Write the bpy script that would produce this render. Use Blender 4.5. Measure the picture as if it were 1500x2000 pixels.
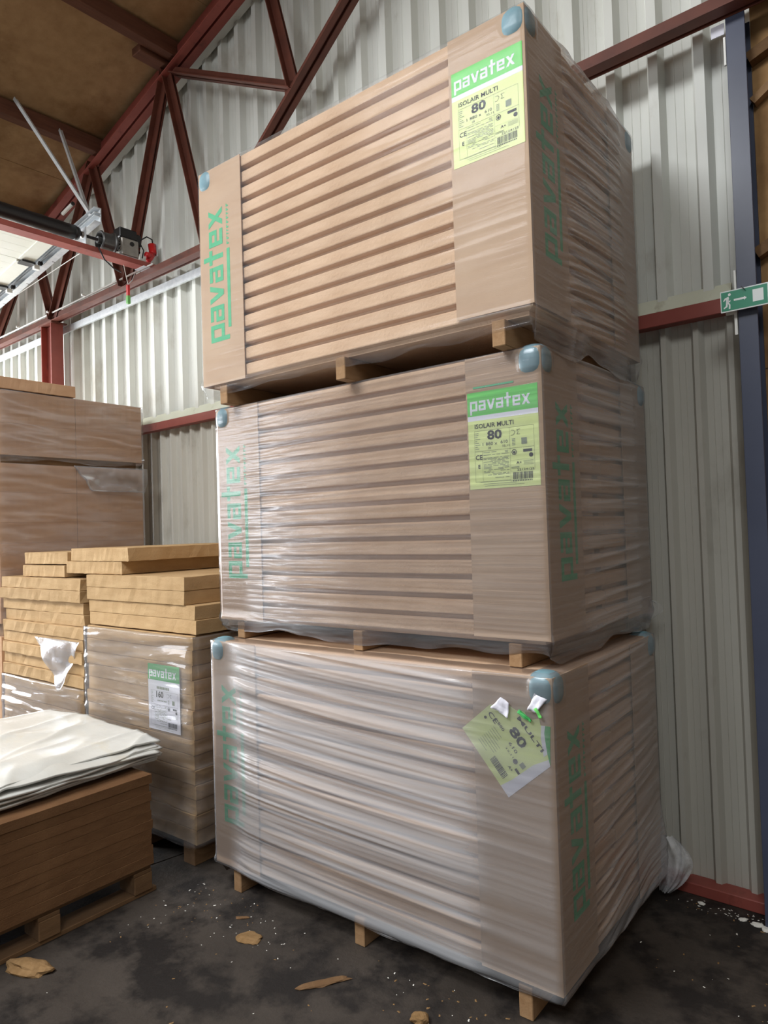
import bpy, bmesh, math, random
import numpy as np
from mathutils import Vector, Matrix

for o in list(bpy.data.objects):
    bpy.data.objects.remove(o, do_unlink=True)
scene = bpy.context.scene
COL = scene.collection
random.seed(7)

# ------------------------------------------------------------------ camera
cam_d = bpy.data.cameras.new('camera'); cam = bpy.data.objects.new('camera', cam_d); COL.objects.link(cam)
R_ = Vector((0.78925001, 0.613269, -0.03139376)); U_ = Vector((0.04045329, -0.00091267, 0.99918101)); F_ = Vector((-0.61273808, 0.7898736, 0.02552907))
CAMP = Vector((1.09380842, -2.35962081, 1.8194532))
cam.matrix_world = Matrix(((R_.x, U_.x, -F_.x, CAMP.x), (R_.y, U_.y, -F_.y, CAMP.y), (R_.z, U_.z, -F_.z, CAMP.z), (0, 0, 0, 1)))
cam_d.sensor_fit = 'HORIZONTAL'; cam_d.sensor_width = 36.0; cam_d.lens = 1367.67 / 1500 * 36
cam_d.clip_start = 0.05; cam_d.clip_end = 200
scene.camera = cam

# ------------------------------------------------------------------ light
# building frame: x along the gable wall, y into the wall, z up
KW, Y0 = -0.037334, 1.25727
_n = math.hypot(1, KW)
B = Matrix(((1 / _n, -KW / _n, 0, 0), (KW / _n, 1 / _n, 0, Y0), (0, 0, 1, 0), (0, 0, 0, 1)))

world = bpy.data.worlds.new('overcast_sky'); scene.world = world; world.use_nodes = True
bg = world.node_tree.nodes['Background']; bg.inputs[0].default_value = (0.80, 0.90, 1.0, 1); bg.inputs[1].default_value = 0.5

def area_light(name, loc, target, sx, sy, energy, color=(1, 1, 1), spread=180):
    d = bpy.data.lights.new(name, 'AREA'); d.shape = 'RECTANGLE'; d.size = sx; d.size_y = sy; d.energy = energy; d.color = color
    d.spread = math.radians(spread)
    o = bpy.data.objects.new(name, d); COL.objects.link(o)
    l = B @ Vector(loc); t = B @ Vector(target)
    o.location = l; o.rotation_euler = (t - l).to_track_quat('-Z', 'Y').to_euler()
    return o
area_light('daylight_door_near_gable', (-10.25, -2.9, 1.95), (0, -2.9, 1.95), 4.6, 3.4, 880, (0.96, 0.98, 1.0))
area_light('daylight_door_far', (-10.25, -9.2, 3.2), (0, -9.2, 3.2), 4.4, 2.6, 330, (0.96, 0.98, 1.0))
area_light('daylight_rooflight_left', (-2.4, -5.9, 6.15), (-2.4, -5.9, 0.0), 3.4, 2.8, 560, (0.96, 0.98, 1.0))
area_light('added_fill_right', (2.6, -6.2, 6.75), (2.6, -6.2, 0.0), 2.0, 3.0, 190, (0.94, 0.98, 1.0))  # added fill lamp to brighten the right-facing sides, no known rooflight

scene.view_settings.view_transform = 'Standard'; scene.view_settings.look = 'None'
scene.view_settings.gamma = 1.0; scene.view_settings.use_curve_mapping = False
scene.view_settings.exposure = 0.32

# ------------------------------------------------------------------ helpers
def lin(c):
    return tuple(((v / 255) / 12.92 if v / 255 <= 0.04045 else ((v / 255 + 0.055) / 1.055) ** 2.4) for v in c)

class MB:
    """collects shapes into one mesh"""
    def __init__(s): s.v = []; s.f = []; s.m = []
    def add(s, vs, fs, mi=0):
        n = len(s.v); s.v += [tuple(v) for v in vs]; s.f += [tuple(i + n for i in f) for f in fs]; s.m += [mi] * len(fs); return s
    def box(s, x0, x1, y0, y1, z0, z1, mat=None):
        vs = [(x, y, z) for z in (z0, z1) for y in (y0, y1) for x in (x0, x1)]
        if mat is not None: vs = [tuple(mat @ Vector(v)) for v in vs]
        return s.add(vs, [(0, 2, 3, 1), (4, 5, 7, 6), (0, 1, 5, 4), (2, 6, 7, 3), (0, 4, 6, 2), (1, 3, 7, 5)])
    def rings(s, rings, closed=True, caps=True):
        n = len(rings[0]); vs = [p for r in rings for p in r]; fs = []
        for i in range(len(rings) - 1):
            for j in range(n if closed else n - 1):
                k = (j + 1) % n
                fs.append((i * n + j, i * n + k, (i + 1) * n + k, (i + 1) * n + j))
        if caps:
            fs.append(tuple(range(n))[::-1]); fs.append(tuple((len(rings) - 1) * n + j for j in range(n)))
        return s.add(vs, fs)
    def tube(s, pts, r, seg=10, caps=True):
        pts = [Vector(p) for p in pts]; rr = r if isinstance(r, (list, tuple)) else [r] * len(pts); rings = []
        up = Vector((0, 0, 1))
        for i, p in enumerate(pts):
            d = (pts[min(i + 1, len(pts) - 1)] - pts[max(i - 1, 0)]).normalized()
            a = d.cross(up) if abs(d.dot(up)) < 0.95 else d.cross(Vector((1, 0, 0)))
            a.normalize(); b = d.cross(a).normalized()
            rings.append([tuple(p + rr[i] * (math.cos(t) * a + math.sin(t) * b)) for t in [2 * math.pi * k / seg for k in range(seg)]])
        return s.rings(rings, True, caps)
    def bar(s, p0, p1, w, h, side):
        """rectangular bar from p0 to p1; w measured along side, h across"""
        p0, p1, side = Vector(p0), Vector(p1), Vector(side).normalized(); d = (p1 - p0).normalized(); n = d.cross(side).normalized()
        r = lambda p: [tuple(p + a * side * w / 2 + b * n * h / 2) for a, b in ((-1, -1), (1, -1), (1, 1), (-1, 1))]
        return s.rings([r(p0), r(p1)])
    def poly(s, pts, y, t=0.0):
        """flat polygon in the xz plane"""
        n = len(pts)
        if t == 0: return s.add([(x, y, z) for x, z in pts], [tuple(range(n))])
        return s.rings([[(x, y, z) for x, z in pts], [(x, y + t, z) for x, z in pts]])
    def rect(s, x0, x1, z0, z1, y=0.0): return s.poly([(x0, z0), (x1, z0), (x1, z1), (x0, z1)], y)
    def build(s, name, mat, parent=None, smooth=False, bevel=0.0, fix=True):
        me = bpy.data.meshes.new(name); me.from_pydata(s.v, [], s.f)
        if fix:
            bm = bmesh.new(); bm.from_mesh(me); bmesh.ops.recalc_face_normals(bm, faces=bm.faces)
            if bevel > 0: bmesh.ops.bevel(bm, geom=list(bm.edges), offset=bevel, segments=1, affect='EDGES', clamp_overlap=True)
            bm.to_mesh(me); bm.free()
        if smooth: me.polygons.foreach_set('use_smooth', [True] * len(me.polygons))
        return link(name, me, mat, parent)

def link(name, me, mat, parent=None):
    o = bpy.data.objects.new(name, me); COL.objects.link(o)
    if mat is not None and me is not None and len(me.materials) == 0: me.materials.append(mat)
    if parent is not None: o.parent = parent
    return o
def tag(o, label, cat, group=None):
    o['label'] = label; o['category'] = cat
    if group: o['group'] = group
    return o
def struct(o): o['kind'] = 'structure'; return o
def thing(name, label, cat, mw=None, group=None):
    o = bpy.data.objects.new(name, None); o.empty_display_size = 0.1; COL.objects.link(o)
    if mw is not None: o.matrix_world = mw
    return tag(o, label, cat, group) if label else o
def place(o, loc=(0, 0, 0), rz=0.0): o.location = loc; o.rotation_euler = (0, 0, rz); return o

# value noise on a wrapped lattice
_rng = np.random.RandomState(3); _TAB = _rng.rand(256, 256)
def vn(x, y, seed=0):
    x = np.asarray(x, float) + seed * 17.31; y = np.asarray(y, float) + seed * 7.77
    xi = np.floor(x).astype(int); yi = np.floor(y).astype(int); fx = x - xi; fy = y - yi
    fx = fx * fx * (3 - 2 * fx); fy = fy * fy * (3 - 2 * fy)
    g = lambda a, b: _TAB[a % 256, b % 256]
    return (g(xi, yi) * (1 - fx) + g(xi + 1, yi) * fx) * (1 - fy) + (g(xi, yi + 1) * (1 - fx) + g(xi + 1, yi + 1) * fx) * fy
def sstep(a, b, x): t = np.clip((np.asarray(x, float) - a) / (b - a), 0, 1); return t * t * (3 - 2 * t)

# ------------------------------------------------------------------ materials
def new_mat(name):
    m = bpy.data.materials.new(name); m.use_nodes = True; nt = m.node_tree
    for n in list(nt.nodes): nt.nodes.remove(n)
    out = nt.nodes.new('ShaderNodeOutputMaterial'); return m, nt, out
def N(nt, t, **kw):
    n = nt.nodes.new(t)
    for k, v in kw.items(): setattr(n, k, v)
    return n
def noise_node(nt, coord, scale, stretch=(1, 1, 1), detail=4, rough=0.55):
    mp = N(nt, 'ShaderNodeMapping'); mp.inputs['Scale'].default_value = stretch
    no = N(nt, 'ShaderNodeTexNoise'); no.inputs['Scale'].default_value = scale; no.inputs['Detail'].default_value = detail; no.inputs['Roughness'].default_value = rough
    nt.links.new(coord, mp.inputs[0]); nt.links.new(mp.outputs[0], no.inputs[0]); return no.outputs[0]
def ramp(nt, fac, stops):
    r = N(nt, 'ShaderNodeValToRGB'); e = r.color_ramp.elements
    while len(e) < len(stops): e.new(0.5)
    for i, (p, c) in enumerate(stops):
        e[i].position = p; e[i].color = (*c, 1) if len(c) == 3 else c
    nt.links.new(fac, r.inputs[0]); return r.outputs[0]
def mixc(nt, a, b, fac, mode='MIX'):
    m = N(nt, 'ShaderNodeMix', data_type='RGBA', blend_type=mode)
    for s, v in ((m.inputs[0], fac), (m.inputs[6], a), (m.inputs[7], b)):
        if hasattr(v, 'is_linked') or hasattr(v, 'links'): nt.links.new(v, s)
        elif isinstance(v, (int, float)): s.default_value = v
        else: s.default_value = (*v, 1)
    return m.outputs[2]
def pbr(name, c0, c1=None, scale=8.0, stretch=(1, 1, 1), rough=0.6, metal=0.0, spec=0.5, bump=0.0, bscale=60.0, bstretch=(1, 1, 1), dirt=None, dscale=3.0, dlow=0.55, dhigh=0.75, obj_var=0.0):
    """two-tone noise colour, optional stains and fine relief"""
    m, nt, out = new_mat(name); p = N(nt, 'ShaderNodeBsdfPrincipled'); tc = N(nt, 'ShaderNodeTexCoord').outputs['Object']
    col = None
    if c1 is not None:
        col = ramp(nt, noise_node(nt, tc, scale, stretch, 6), [(0.3, c0), (0.7, c1)])
    if dirt is not None:
        base = col if col is not None else c0
        f = ramp(nt, noise_node(nt, tc, dscale, (1, 1, 0.5), 8, 0.65), [(dlow, (0, 0, 0)), (dhigh, (1, 1, 1))])
        col = mixc(nt, base, dirt, f)
    if obj_var > 0:
        oi = N(nt, 'ShaderNodeObjectInfo'); hs = N(nt, 'ShaderNodeHueSaturation')
        mr = N(nt, 'ShaderNodeMapRange'); mr.inputs[3].default_value = 1 - obj_var; mr.inputs[4].default_value = 1 + obj_var
        nt.links.new(oi.outputs['Random'], mr.inputs[0]); nt.links.new(mr.outputs[0], hs.inputs['Value'])
        if col is not None: nt.links.new(col, hs.inputs['Color'])
        else: hs.inputs['Color'].default_value = (*c0, 1)
        col = hs.outputs[0]
    if col is not None: nt.links.new(col, p.inputs['Base Color'])
    else: p.inputs['Base Color'].default_value = (*c0, 1)
    p.inputs['Roughness'].default_value = rough; p.inputs['Metallic'].default_value = metal; p.inputs['Specular IOR Level'].default_value = spec
    if bump > 0:
        b = N(nt, 'ShaderNodeBump'); b.inputs['Strength'].default_value = bump; b.inputs['Distance'].default_value = 0.004
        nt.links.new(noise_node(nt, tc, bscale, bstretch, 6, 0.65), b.inputs['Height']); nt.links.new(b.outputs[0], p.inputs['Normal'])
    nt.links.new(p.outputs[0], out.inputs[0]); return m

def film_mat(name, haze, fold=0.0, gloss=0.5, rough=0.16, bump=0.35, bs=(1.2, 1.2, 60), tint=(0.86, 0.88, 0.92)):
    """thin stretch film: see-through, milky where it is gathered in folds, shiny"""
    m, nt, out = new_mat(name); tc = N(nt, 'ShaderNodeTexCoord').outputs['Object']
    tr = N(nt, 'ShaderNodeBsdfTransparent'); tr.inputs[0].default_value = (0.96, 0.96, 0.96, 1)
    mk = N(nt, 'ShaderNodeBsdfPrincipled'); mk.inputs['Base Color'].default_value = (*tint, 1); mk.inputs['Roughness'].default_value = 0.30
    gl = N(nt, 'ShaderNodeBsdfGlossy'); gl.inputs['Roughness'].default_value = rough; gl.inputs[0].default_value = (0.95, 0.96, 1, 1)
    streak = noise_node(nt, tc, 1.0, bs, 5, 0.6)
    hz = N(nt, 'ShaderNodeMapRange'); hz.inputs[1].default_value = 0.35; hz.inputs[2].default_value = 0.7
    hz.inputs[3].default_value = haze * 0.6; hz.inputs[4].default_value = haze * 1.4
    nt.links.new(streak, hz.inputs[0])
    at = N(nt, 'ShaderNodeAttribute'); at.attribute_name = 'fold'
    ma = N(nt, 'ShaderNodeMath', operation='MULTIPLY_ADD'); ma.use_clamp = True; ma.inputs[1].default_value = fold
    nt.links.new(at.outputs['Fac'], ma.inputs[0]); nt.links.new(hz.outputs[0], ma.inputs[2])
    m1 = N(nt, 'ShaderNodeMixShader'); nt.links.new(ma.outputs[0], m1.inputs[0]); nt.links.new(tr.outputs[0], m1.inputs[1]); nt.links.new(mk.outputs[0], m1.inputs[2])
    lw = N(nt, 'ShaderNodeFresnel'); lw.inputs[0].default_value = 1.5
    mu = N(nt, 'ShaderNodeMath', operation='MULTIPLY'); mu.inputs[1].default_value = gloss; mu.use_clamp = True
    nt.links.new(lw.outputs[0], mu.inputs[0])
    m2 = N(nt, 'ShaderNodeMixShader'); nt.links.new(mu.outputs[0], m2.inputs[0]); nt.links.new(m1.outputs[0], m2.inputs[1]); nt.links.new(gl.outputs[0], m2.inputs[2])
    if bump > 0:
        b = N(nt, 'ShaderNodeBump'); b.inputs['Strength'].default_value = bump; b.inputs['Distance'].default_value = 0.006
        nt.links.new(streak, b.inputs['Height'])
        for s in (gl, mk, lw): nt.links.new(b.outputs[0], s.inputs['Normal'])
    nt.links.new(m2.outputs[0], out.inputs[0]); return m

M = {}
M['fibre'] = pbr('fibre_board', lin((198, 166, 136)), lin((213, 183, 154)), 5, (1, 1, 4), 0.9, spec=0.15, bump=0.9, bscale=70, obj_var=0.05)
M['fibre_y'] = pbr('fibre_board_yellow', lin((172, 141, 101)), lin((188, 158, 118)), 5, (1, 1, 4), 0.92, spec=0.12, bump=0.7, bscale=110, obj_var=0.05)
M['fibre_b'] = pbr('fibre_board_brown', lin((104, 74, 50)), lin((122, 90, 62)), 6, (1, 1, 3), 0.92, spec=0.12, bump=0.6, bscale=120, obj_var=0.07)
M['fibre_w'] = pbr('fibre_board_pinkish', lin((180, 142, 110)), lin((194, 158, 126)), 4, (1, 1, 3), 0.9, spec=0.15, bump=0.4, bscale=120, obj_var=0.04)
M['card'] = pbr('cardboard', lin((182, 154, 128)), lin((192, 166, 140)), 3, (1, 1, 2), 0.8, spec=0.25, bump=0.12, bscale=40, bstretch=(1, 1, 6))
M['foam'] = pbr('blue_foam', lin((104, 142, 154)), lin((124, 160, 170)), 20, rough=0.55, bump=0.1, bscale=80)
M['film_clear'] = film_mat('film_clear', 0.03, 0.12, 0.13, 0.10, 0.12)
M['film_clear_side'] = film_mat('film_clear_gathered', 0.17, 0.14, 0.45, 0.2, 0.3)
M['film_mid'] = film_mat('film_medium', 0.05, 0.25, 0.7, 0.11, 0.35)
M['film_mid_side'] = film_mat('film_medium_gathered', 0.16, 0.20, 0.6, 0.2, 0.3)
M['film_milky'] = film_mat('film_milky', 0.07, 0.25, 0.8, 0.18, 0.3, (1.2, 1.2, 45))
M['film_milky_side'] = film_mat('film_milky_gathered', 0.15, 0.14, 0.6, 0.2, 0.3, (1.2, 1.2, 45))
M['film_loose'] = film_mat('film_loose', 0.11, 0.0, 0.6, 0.18, 0.4, (14, 14, 14))
M['film_scrap'] = film_mat('film_scrap', 0.45, 0.0, 0.9, 0.18, 0.5, (18, 18, 18))
M['film_brown'] = film_mat('film_over_brown', 0.02, 0.16, 0.5, 0.2, 0.4, (1.2, 1.2, 26))
M['film_b'] = film_mat('film_wrapped_low', 0.03, 0.07, 0.7, 0.11, 0.22, (1.5, 1.5, 14))
M['paper_y'] = pbr('label_paper_yellow', lin((222, 234, 164)), lin((228, 238, 176)), 6, rough=0.75, spec=0.1)
M['paper_w'] = pbr('label_paper_white', lin((226, 226, 236)), rough=0.6, spec=0.3)
M['green'] = pbr('label_green', lin((112, 208, 104)), rough=0.6, spec=0.3)
M['green_d'] = pbr('label_green_deep', lin((70, 168, 90)), rough=0.6, spec=0.3)
M['ink_green'] = pbr('green_ink', lin((84, 172, 128)), lin((98, 184, 140)), 30, rough=0.8, spec=0.2)
M['ink'] = pbr('black_ink', lin((38, 40, 46)), rough=0.7, spec=0.2)
M['ink_grey'] = pbr('grey_ink', lin((132, 142, 122)), rough=0.7, spec=0.2)
M['steel_red'] = pbr('red_primer_steel', lin((138, 68, 60)), lin((152, 80, 70)), 5, (1, 1, 1), 0.5, spec=0.4, bump=0.08, bscale=30, dirt=lin((84, 44, 38)), dscale=5, dlow=0.58, dhigh=0.75)
M['steel_shaded'] = pbr('dull_red_shaded_steel', lin((86, 46, 35)), lin((106, 58, 44)), 6, (1, 1, 1), 0.55, spec=0.4, bump=0.1, bscale=30, dirt=lin((60, 36, 28)), dscale=4, dlow=0.55, dhigh=0.75)  # dark red steel, the shadow on the truss members put into its colour
M['steel_blue'] = pbr('dark_blue_steel', lin((66, 72, 92)), lin((74, 80, 100)), 4, rough=0.36, spec=0.5, bump=0.03, bscale=20)
M['galv'] = pbr('galvanised_steel', lin((200, 206, 210)), lin((222, 226, 228)), 30, rough=0.4, metal=0.35, bump=0.04, bscale=60)
M['white_paint'] = pbr('white_paint', lin((236, 236, 230)), rough=0.45)
M['door'] = pbr('door_panel_white', lin((226, 228, 216)), lin((234, 235, 226)), 3, rough=0.45, spec=0.4)
M['clad'] = pbr('cream_cladding', lin((208, 210, 202)), lin((220, 222, 216)), 2.0, (1, 1, 0.3), 0.45, spec=0.4, dirt=lin((168, 160, 146)), dscale=2.2, dlow=0.56, dhigh=0.8)
M['clad_low'] = pbr('grey_cladding', lin((184, 182, 172)), lin((198, 196, 186)), 2.0, (1, 1, 0.3), 0.5, spec=0.35, dirt=lin((146, 140, 128)), dscale=2.5, dlow=0.55, dhigh=0.8)
M['flash'] = pbr('cream_flashing', lin((206, 208, 188)), lin((216, 218, 200)), 6, rough=0.5, dirt=lin((150, 140, 116)), dscale=6, dlow=0.62, dhigh=0.8)
M['chip'] = pbr('roof_chipboard', lin((162, 128, 92)), lin((180, 147, 109)), 10, rough=0.9, spec=0.1, bump=0.3, bscale=90, dirt=lin((112, 80, 50)), dscale=1.5, dlow=0.5, dhigh=0.8)
M['purlin'] = pbr('red_stained_timber', lin((92, 58, 44)), lin((112, 72, 54)), 6, (6, 0.6, 6), 0.7, spec=0.25, bump=0.3, bscale=20, bstretch=(6, 0.6, 6))
M['timber'] = pbr('pallet_timber', lin((140, 108, 76)), lin((162, 130, 96)), 8, (3, 0.8, 3), 0.85, spec=0.2, bump=0.4, bscale=30, bstretch=(4, 0.6, 4), obj_var=0.08)
M['timber_d'] = pbr('old_pallet_timber', lin((104, 78, 54)), lin((122, 94, 66)), 8, (3, 0.8, 3), 0.85, spec=0.2, bump=0.4, bscale=30, bstretch=(4, 0.6, 4), obj_var=0.08)
M['concrete'] = pbr('dark_concrete', lin((54, 48, 43)), lin((73, 66, 60)), 1.6, (1, 1, 1), 0.62, spec=0.35, bump=0.9, bscale=30, dirt=lin((34, 30, 28)), dscale=3.4, dlow=0.45, dhigh=0.58)
M['black'] = pbr('black_coated_steel', lin((26, 24, 25)), rough=0.42, spec=0.5, bump=0.1, bscale=60)
M['rubber'] = pbr('black_cable', lin((22, 22, 24)), rough=0.6)
M['alu'] = pbr('cast_aluminium', lin((150, 146, 140)), lin((172, 168, 160)), 18, rough=0.45, metal=0.6, bump=0.1, bscale=50)
M['drum'] = pbr('drum_dark_cast', lin((88, 88, 88)), lin((108, 108, 106)), 20, rough=0.4, metal=0.7)
M['red_plastic'] = pbr('red_plastic', lin((190, 36, 36)), rough=0.4)
M['green_plastic'] = pbr('green_plastic', lin((92, 160, 76)), rough=0.45)
M['sign_green'] = pbr('sign_green', lin((40, 142, 108)), rough=0.4)
M['sign_white'] = pbr('sign_white', lin((236, 242, 240)), rough=0.4)
M['sheet'] = pbr('white_plastic_sheet', lin((198, 198, 192)), lin((214, 214, 209)), 4, rough=0.24, spec=0.5, bump=0.35, bscale=9, bstretch=(1, 2, 1), dirt=lin((206, 198, 178)), dscale=4, dlow=0.58, dhigh=0.8)
M['crumb_w'] = pbr('white_crumbs', lin((226, 224, 216)), rough=0.8)
M['crumb_t'] = pbr('fibre_crumbs', lin((128, 100, 66)), lin((150, 120, 84)), 30, rough=0.95, spec=0.1, bump=0.6, bscale=120)
M['outer'] = pbr('hall_wall_board', lin((132, 130, 126)), lin((146, 144, 140)), 2, rough=0.8)
M['brown_board'] = pbr('brown_partition_board', lin((160, 124, 84)), lin((178, 142, 98)), 8, rough=0.85, spec=0.15, bump=0.2, bscale=60, dirt=lin((112, 84, 58)), dscale=2, dlow=0.5, dhigh=0.7)

# ------------------------------------------------------------------ the setting
# floor: slabs with an open joint running towards the gable wall
floor = struct(MB().box(-11, 8, -14, 0.6, -0.16, -0.02).build('floor', M['concrete'])); floor.matrix_world = B
def slab(x0, x1, y0, y1):
    mb = MB(); pts = [(x0[0], y0), (x1[0], y0), (x1[1], y1), (x0[1], y1)]
    mb.rings([[(x, y, -0.02) for x, y in pts], [(x, y, 0.0) for x, y in pts]]); return mb.build('slab', M['concrete'], floor)
ja, jb = (-2.40, -2.10)     # joint x at y=-6 and at the wall
slab((-10.9, -10.9), (-3.05, -2.05), -6.0, 0.5); slab((-3.038, -2.038), (2.9, 2.9), -6.0, 0.5); slab((2.912, 2.912), (7.9, 7.9), -6.0, 0.5)
slab((-10.9, -10.9), (-3.05, -3.05), -13.9, -6.012); slab((-3.038, -3.038), (7.9, 7.9), -13.9, -6.012)

# corrugated gable wall: profiled sheets, one object per sheet
def corrugated(name, x0, nrib, pitch, crest, slopew, depth, z0, z1f, ybase, mat, parent, phase=0.0, seg=1):
    mb = MB(); xs = []
    for i in range(nrib):
        a = x0 + i * pitch
        w = pitch - crest - 2 * slopew
        xs += [(a, 0), (a + w * 0.32, 0), (a + w * 0.335, 1), (a + w * 0.35, 0), (a + w * 0.65, 0), (a + w * 0.665, 1), (a + w * 0.68, 0), (a + w, 0), (a + w + slopew, 2), (a + w + slopew + crest, 2)]
    xs.append((x0 + nrib * pitch, 0)); xs.append((x0 + nrib * pitch + 0.02, 0))
    off = {0: 0.0, 1: -0.002, 2: -depth}
    bot = [(x, ybase + off[k], z0) for x, k in xs]; top = [(x, ybase + off[k], z1f(x)) for x, k in xs]
    n = len(xs); mb.add(bot + top, [(i, i + 1, n + i + 1, n + i) for i in range(n - 1)])
    o = mb.build(name, mat, parent, fix=False)
    so = o.modifiers.new('thickness', 'SOLIDIFY'); so.thickness = 0.0015; so.offset = 0
    return o
ZR = lambda x: 6.05 + 0.264 * (x + 3.8) if x < 1.4 else 6.05 + 0.264 * 5.2 - 0.264 * (x - 1.4)   # roof underside
wall_back = struct(thing('wall_back', None, None, B))
PU, PL = 0.2195, 0.157
ns = 13
for i in range(13):            # upper sheets, four ribs each
    x0 = 0.123 - 4 * PU * (i + 1) + 4 * PU
    if x0 < -10.6: continue
    corrugated('cladding_sheet', x0 - 4 * PU + PU * 2.0, 4, PU, 0.046, 0.021, 0.048, 2.86, lambda x: ZR(x) - 0.03, 0.085 - 0.0018 * (i % 2), M['clad'], wall_back)
for i in range(14):            # lower sheets, five ribs each
    x0 = 0.252 + 2 * PL - 5 * PL * (i + 1)
    corrugated('lower_cladding_sheet', x0, 5, PL, 0.024, 0.019, 0.036, 0.05, lambda x: 2.84, 0.105 - 0.0018 * (i % 2), M['clad_low'], wall_back)

baseboard = struct(MB().box(-10.3, 0.54, 0.0, 0.10, 0.0, 0.055).build('baseboard_back', M['steel_red'], bevel=0.004)); baseboard.matrix_world = B
t1 = MB().box(-10.3, 0.44, 0.0, 0.07, 2.797, 2.868)
trim1 = struct(t1.build('trim_1', M['steel_red'], bevel=0.003)); trim1.matrix_world = B
# cream flashing leaning on the rail
mb = MB(); mb.rings([[(x, 0.002, 2.868), (x, 0.055, 2.868), (x, 0.055, 2.945), (x, 0.046, 2.945)] for x in (-10.3, 0.40)])
trim2 = struct(mb.build('trim_2', M['flash'])); trim2.matrix_world = B
mb = MB(); mb.box(-10.3, -3.2, -0.02, 0.0, 4.03, 4.095); mb.box(-10.3, -3.2, -0.02, 0.035, 4.095, 4.10)
trim3 = struct(mb.build('trim_3', M['galv'])); trim3.matrix_world = B
mb = MB()
xa, xb = -9.9, 0.9
mb.rings([[(x, y, ZR(x) + dz) for y, dz in ((-0.03, -0.195), (0.05, -0.195), (0.05, -0.11), (-0.03, -0.11))] for x in (xa, xb)])
trim4 = struct(mb.build('trim_4', M['clad'])); trim4.matrix_world = B

# roof: chipboard panels
ceiling = struct(thing('ceiling', None, None, B))
def roof_panel(x0, x1, y0, y1):
    mb = MB(); mb.rings([[(x, y0, ZR(x) + d), (x, y1, ZR(x) + d)][::1] + [(x, y1, ZR(x) + d + 0.02), (x, y0, ZR(x) + d + 0.02)] for x in (x0, x1) for d in (0,)])
    return mb.build('roof_panel', M['chip'], ceiling)
for i in range(5):
    for j in range(5):
        x0 = -10.6 + i * 2.4; y0 = 0.12 - j * 2.6
        roof_panel(x0 + 0.003, min(x0 + 2.4, 1.39) - 0.003, y0 - 2.6 + 0.003, y0 - 0.003)
for i in range(4):
    x0 = 1.41 + i * 2.4
    roof_panel(x0, min(x0 + 2.4, 8.2) - 0.006, -13.0, 0.12)

# the other hall walls (left eaves wall with two door openings, far wall with clerestory, right wall)
wl = MB()
for (a, b, c, d) in ((-14, -11.6, 0, 4.9), (-6.8, -5.3, 0, 4.9), (-0.5, 0.3, 0, 4.9), (-11.6, -6.8, 4.45, 4.9), (-5.3, -0.5, 4.15, 4.9)):
    wl.box(-10.6, -10.4, a, b, c, d)
struct(wl.build('wall_left', M['outer'])).matrix_world = B
wf = MB(); wf.box(-10.6, 8.2, -13.2, -13.0, 0, 3.4); wf.box(-10.6, 8.2, -13.2, -13.0, 5.3, 7.6); wf.box(-10.6, -8.1, -13.2, -13.0, 3.4, 5.3); wf.box(4.1, 8.2, -13.2, -13.0, 3.4, 5.3)
struct(wf.build('wall_front', M['outer'])).matrix_world = B
struct(MB().box(8.0, 8.2, -13.2, 0.6, 0, 6.4).build('wall_right', M['outer'])).matrix_world = B
# brown board partition beyond the blue column
part = struct(thing('wall_partition', None, None, B))
for i in range(5):
    MB().box(0.5365, 2.8, -0.0035, 0.015, i * 1.25 + 0.003, i * 1.25 + 1.247).build('board_panel', M['brown_board'], part)
for z0, z1, sh in ((4.02, 3.86, 0.0), (3.12, 3.10, 0.0)):
    mb = MB(); mb.bar((0.53, -0.03, z0 - 0.1), (1.6, -0.03, z1 + 0.45), 0.06, 0.05, (0, 1, 0)); mb.build('timber_batten', M['timber_d'], part)
MB().bar((0.54, -0.025, 3.72), (1.4, -0.025, 4.30), 0.05, 0.035, (0, 1, 0)).build('timber_batten', M['timber'], part)
struct(MB().box(2.8, 8.1, 0.2, 0.3, 0, 6.3).build('wall_back_right', M['outer'])).matrix_world = B

# ------------------------------------------------------------------ steelwork
truss = thing('roof_truss', 'red steel roof truss of paired angles along the cream gable wall', 'truss', B)
# bottom chord: two angles with a gap
bc = MB(); bc.box(-10.3, 1.4, -0.105, -0.100, 4.115, 4.215); bc.box(-10.3, 1.4, -0.10, -0.03, 4.208, 4.215)
bc.box(-10.3, 1.4, -0.135, -0.130, 4.115, 4.215); bc.box(-10.3, 1.4, -0.20, -0.135, 4.115, 4.122)
bc.build('bottom_chord', M['steel_shaded'], truss)
tcb = MB()
for y0_, y1_ in ((-0.11, -0.104), (-0.136, -0.130)):
    tcb.rings([[(x, y0_, ZR(x) - 0.235), (x, y1_, ZR(x) - 0.235), (x, y1_, ZR(x) - 0.06), (x, y0_, ZR(x) - 0.06)] for x in (-9.9, 1.3)])
for y0_, y1_ in ((-0.104, -0.04), (-0.20, -0.136)):
    tcb.rings([[(x, y0_, ZR(x) - 0.235), (x, y1_, ZR(x) - 0.235), (x, y1_, ZR(x) - 0.226), (x, y0_, ZR(x) - 0.226)] for x in (-9.9, 1.3)])
tcb.build('top_chord', M['steel_red'], truss)
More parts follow.
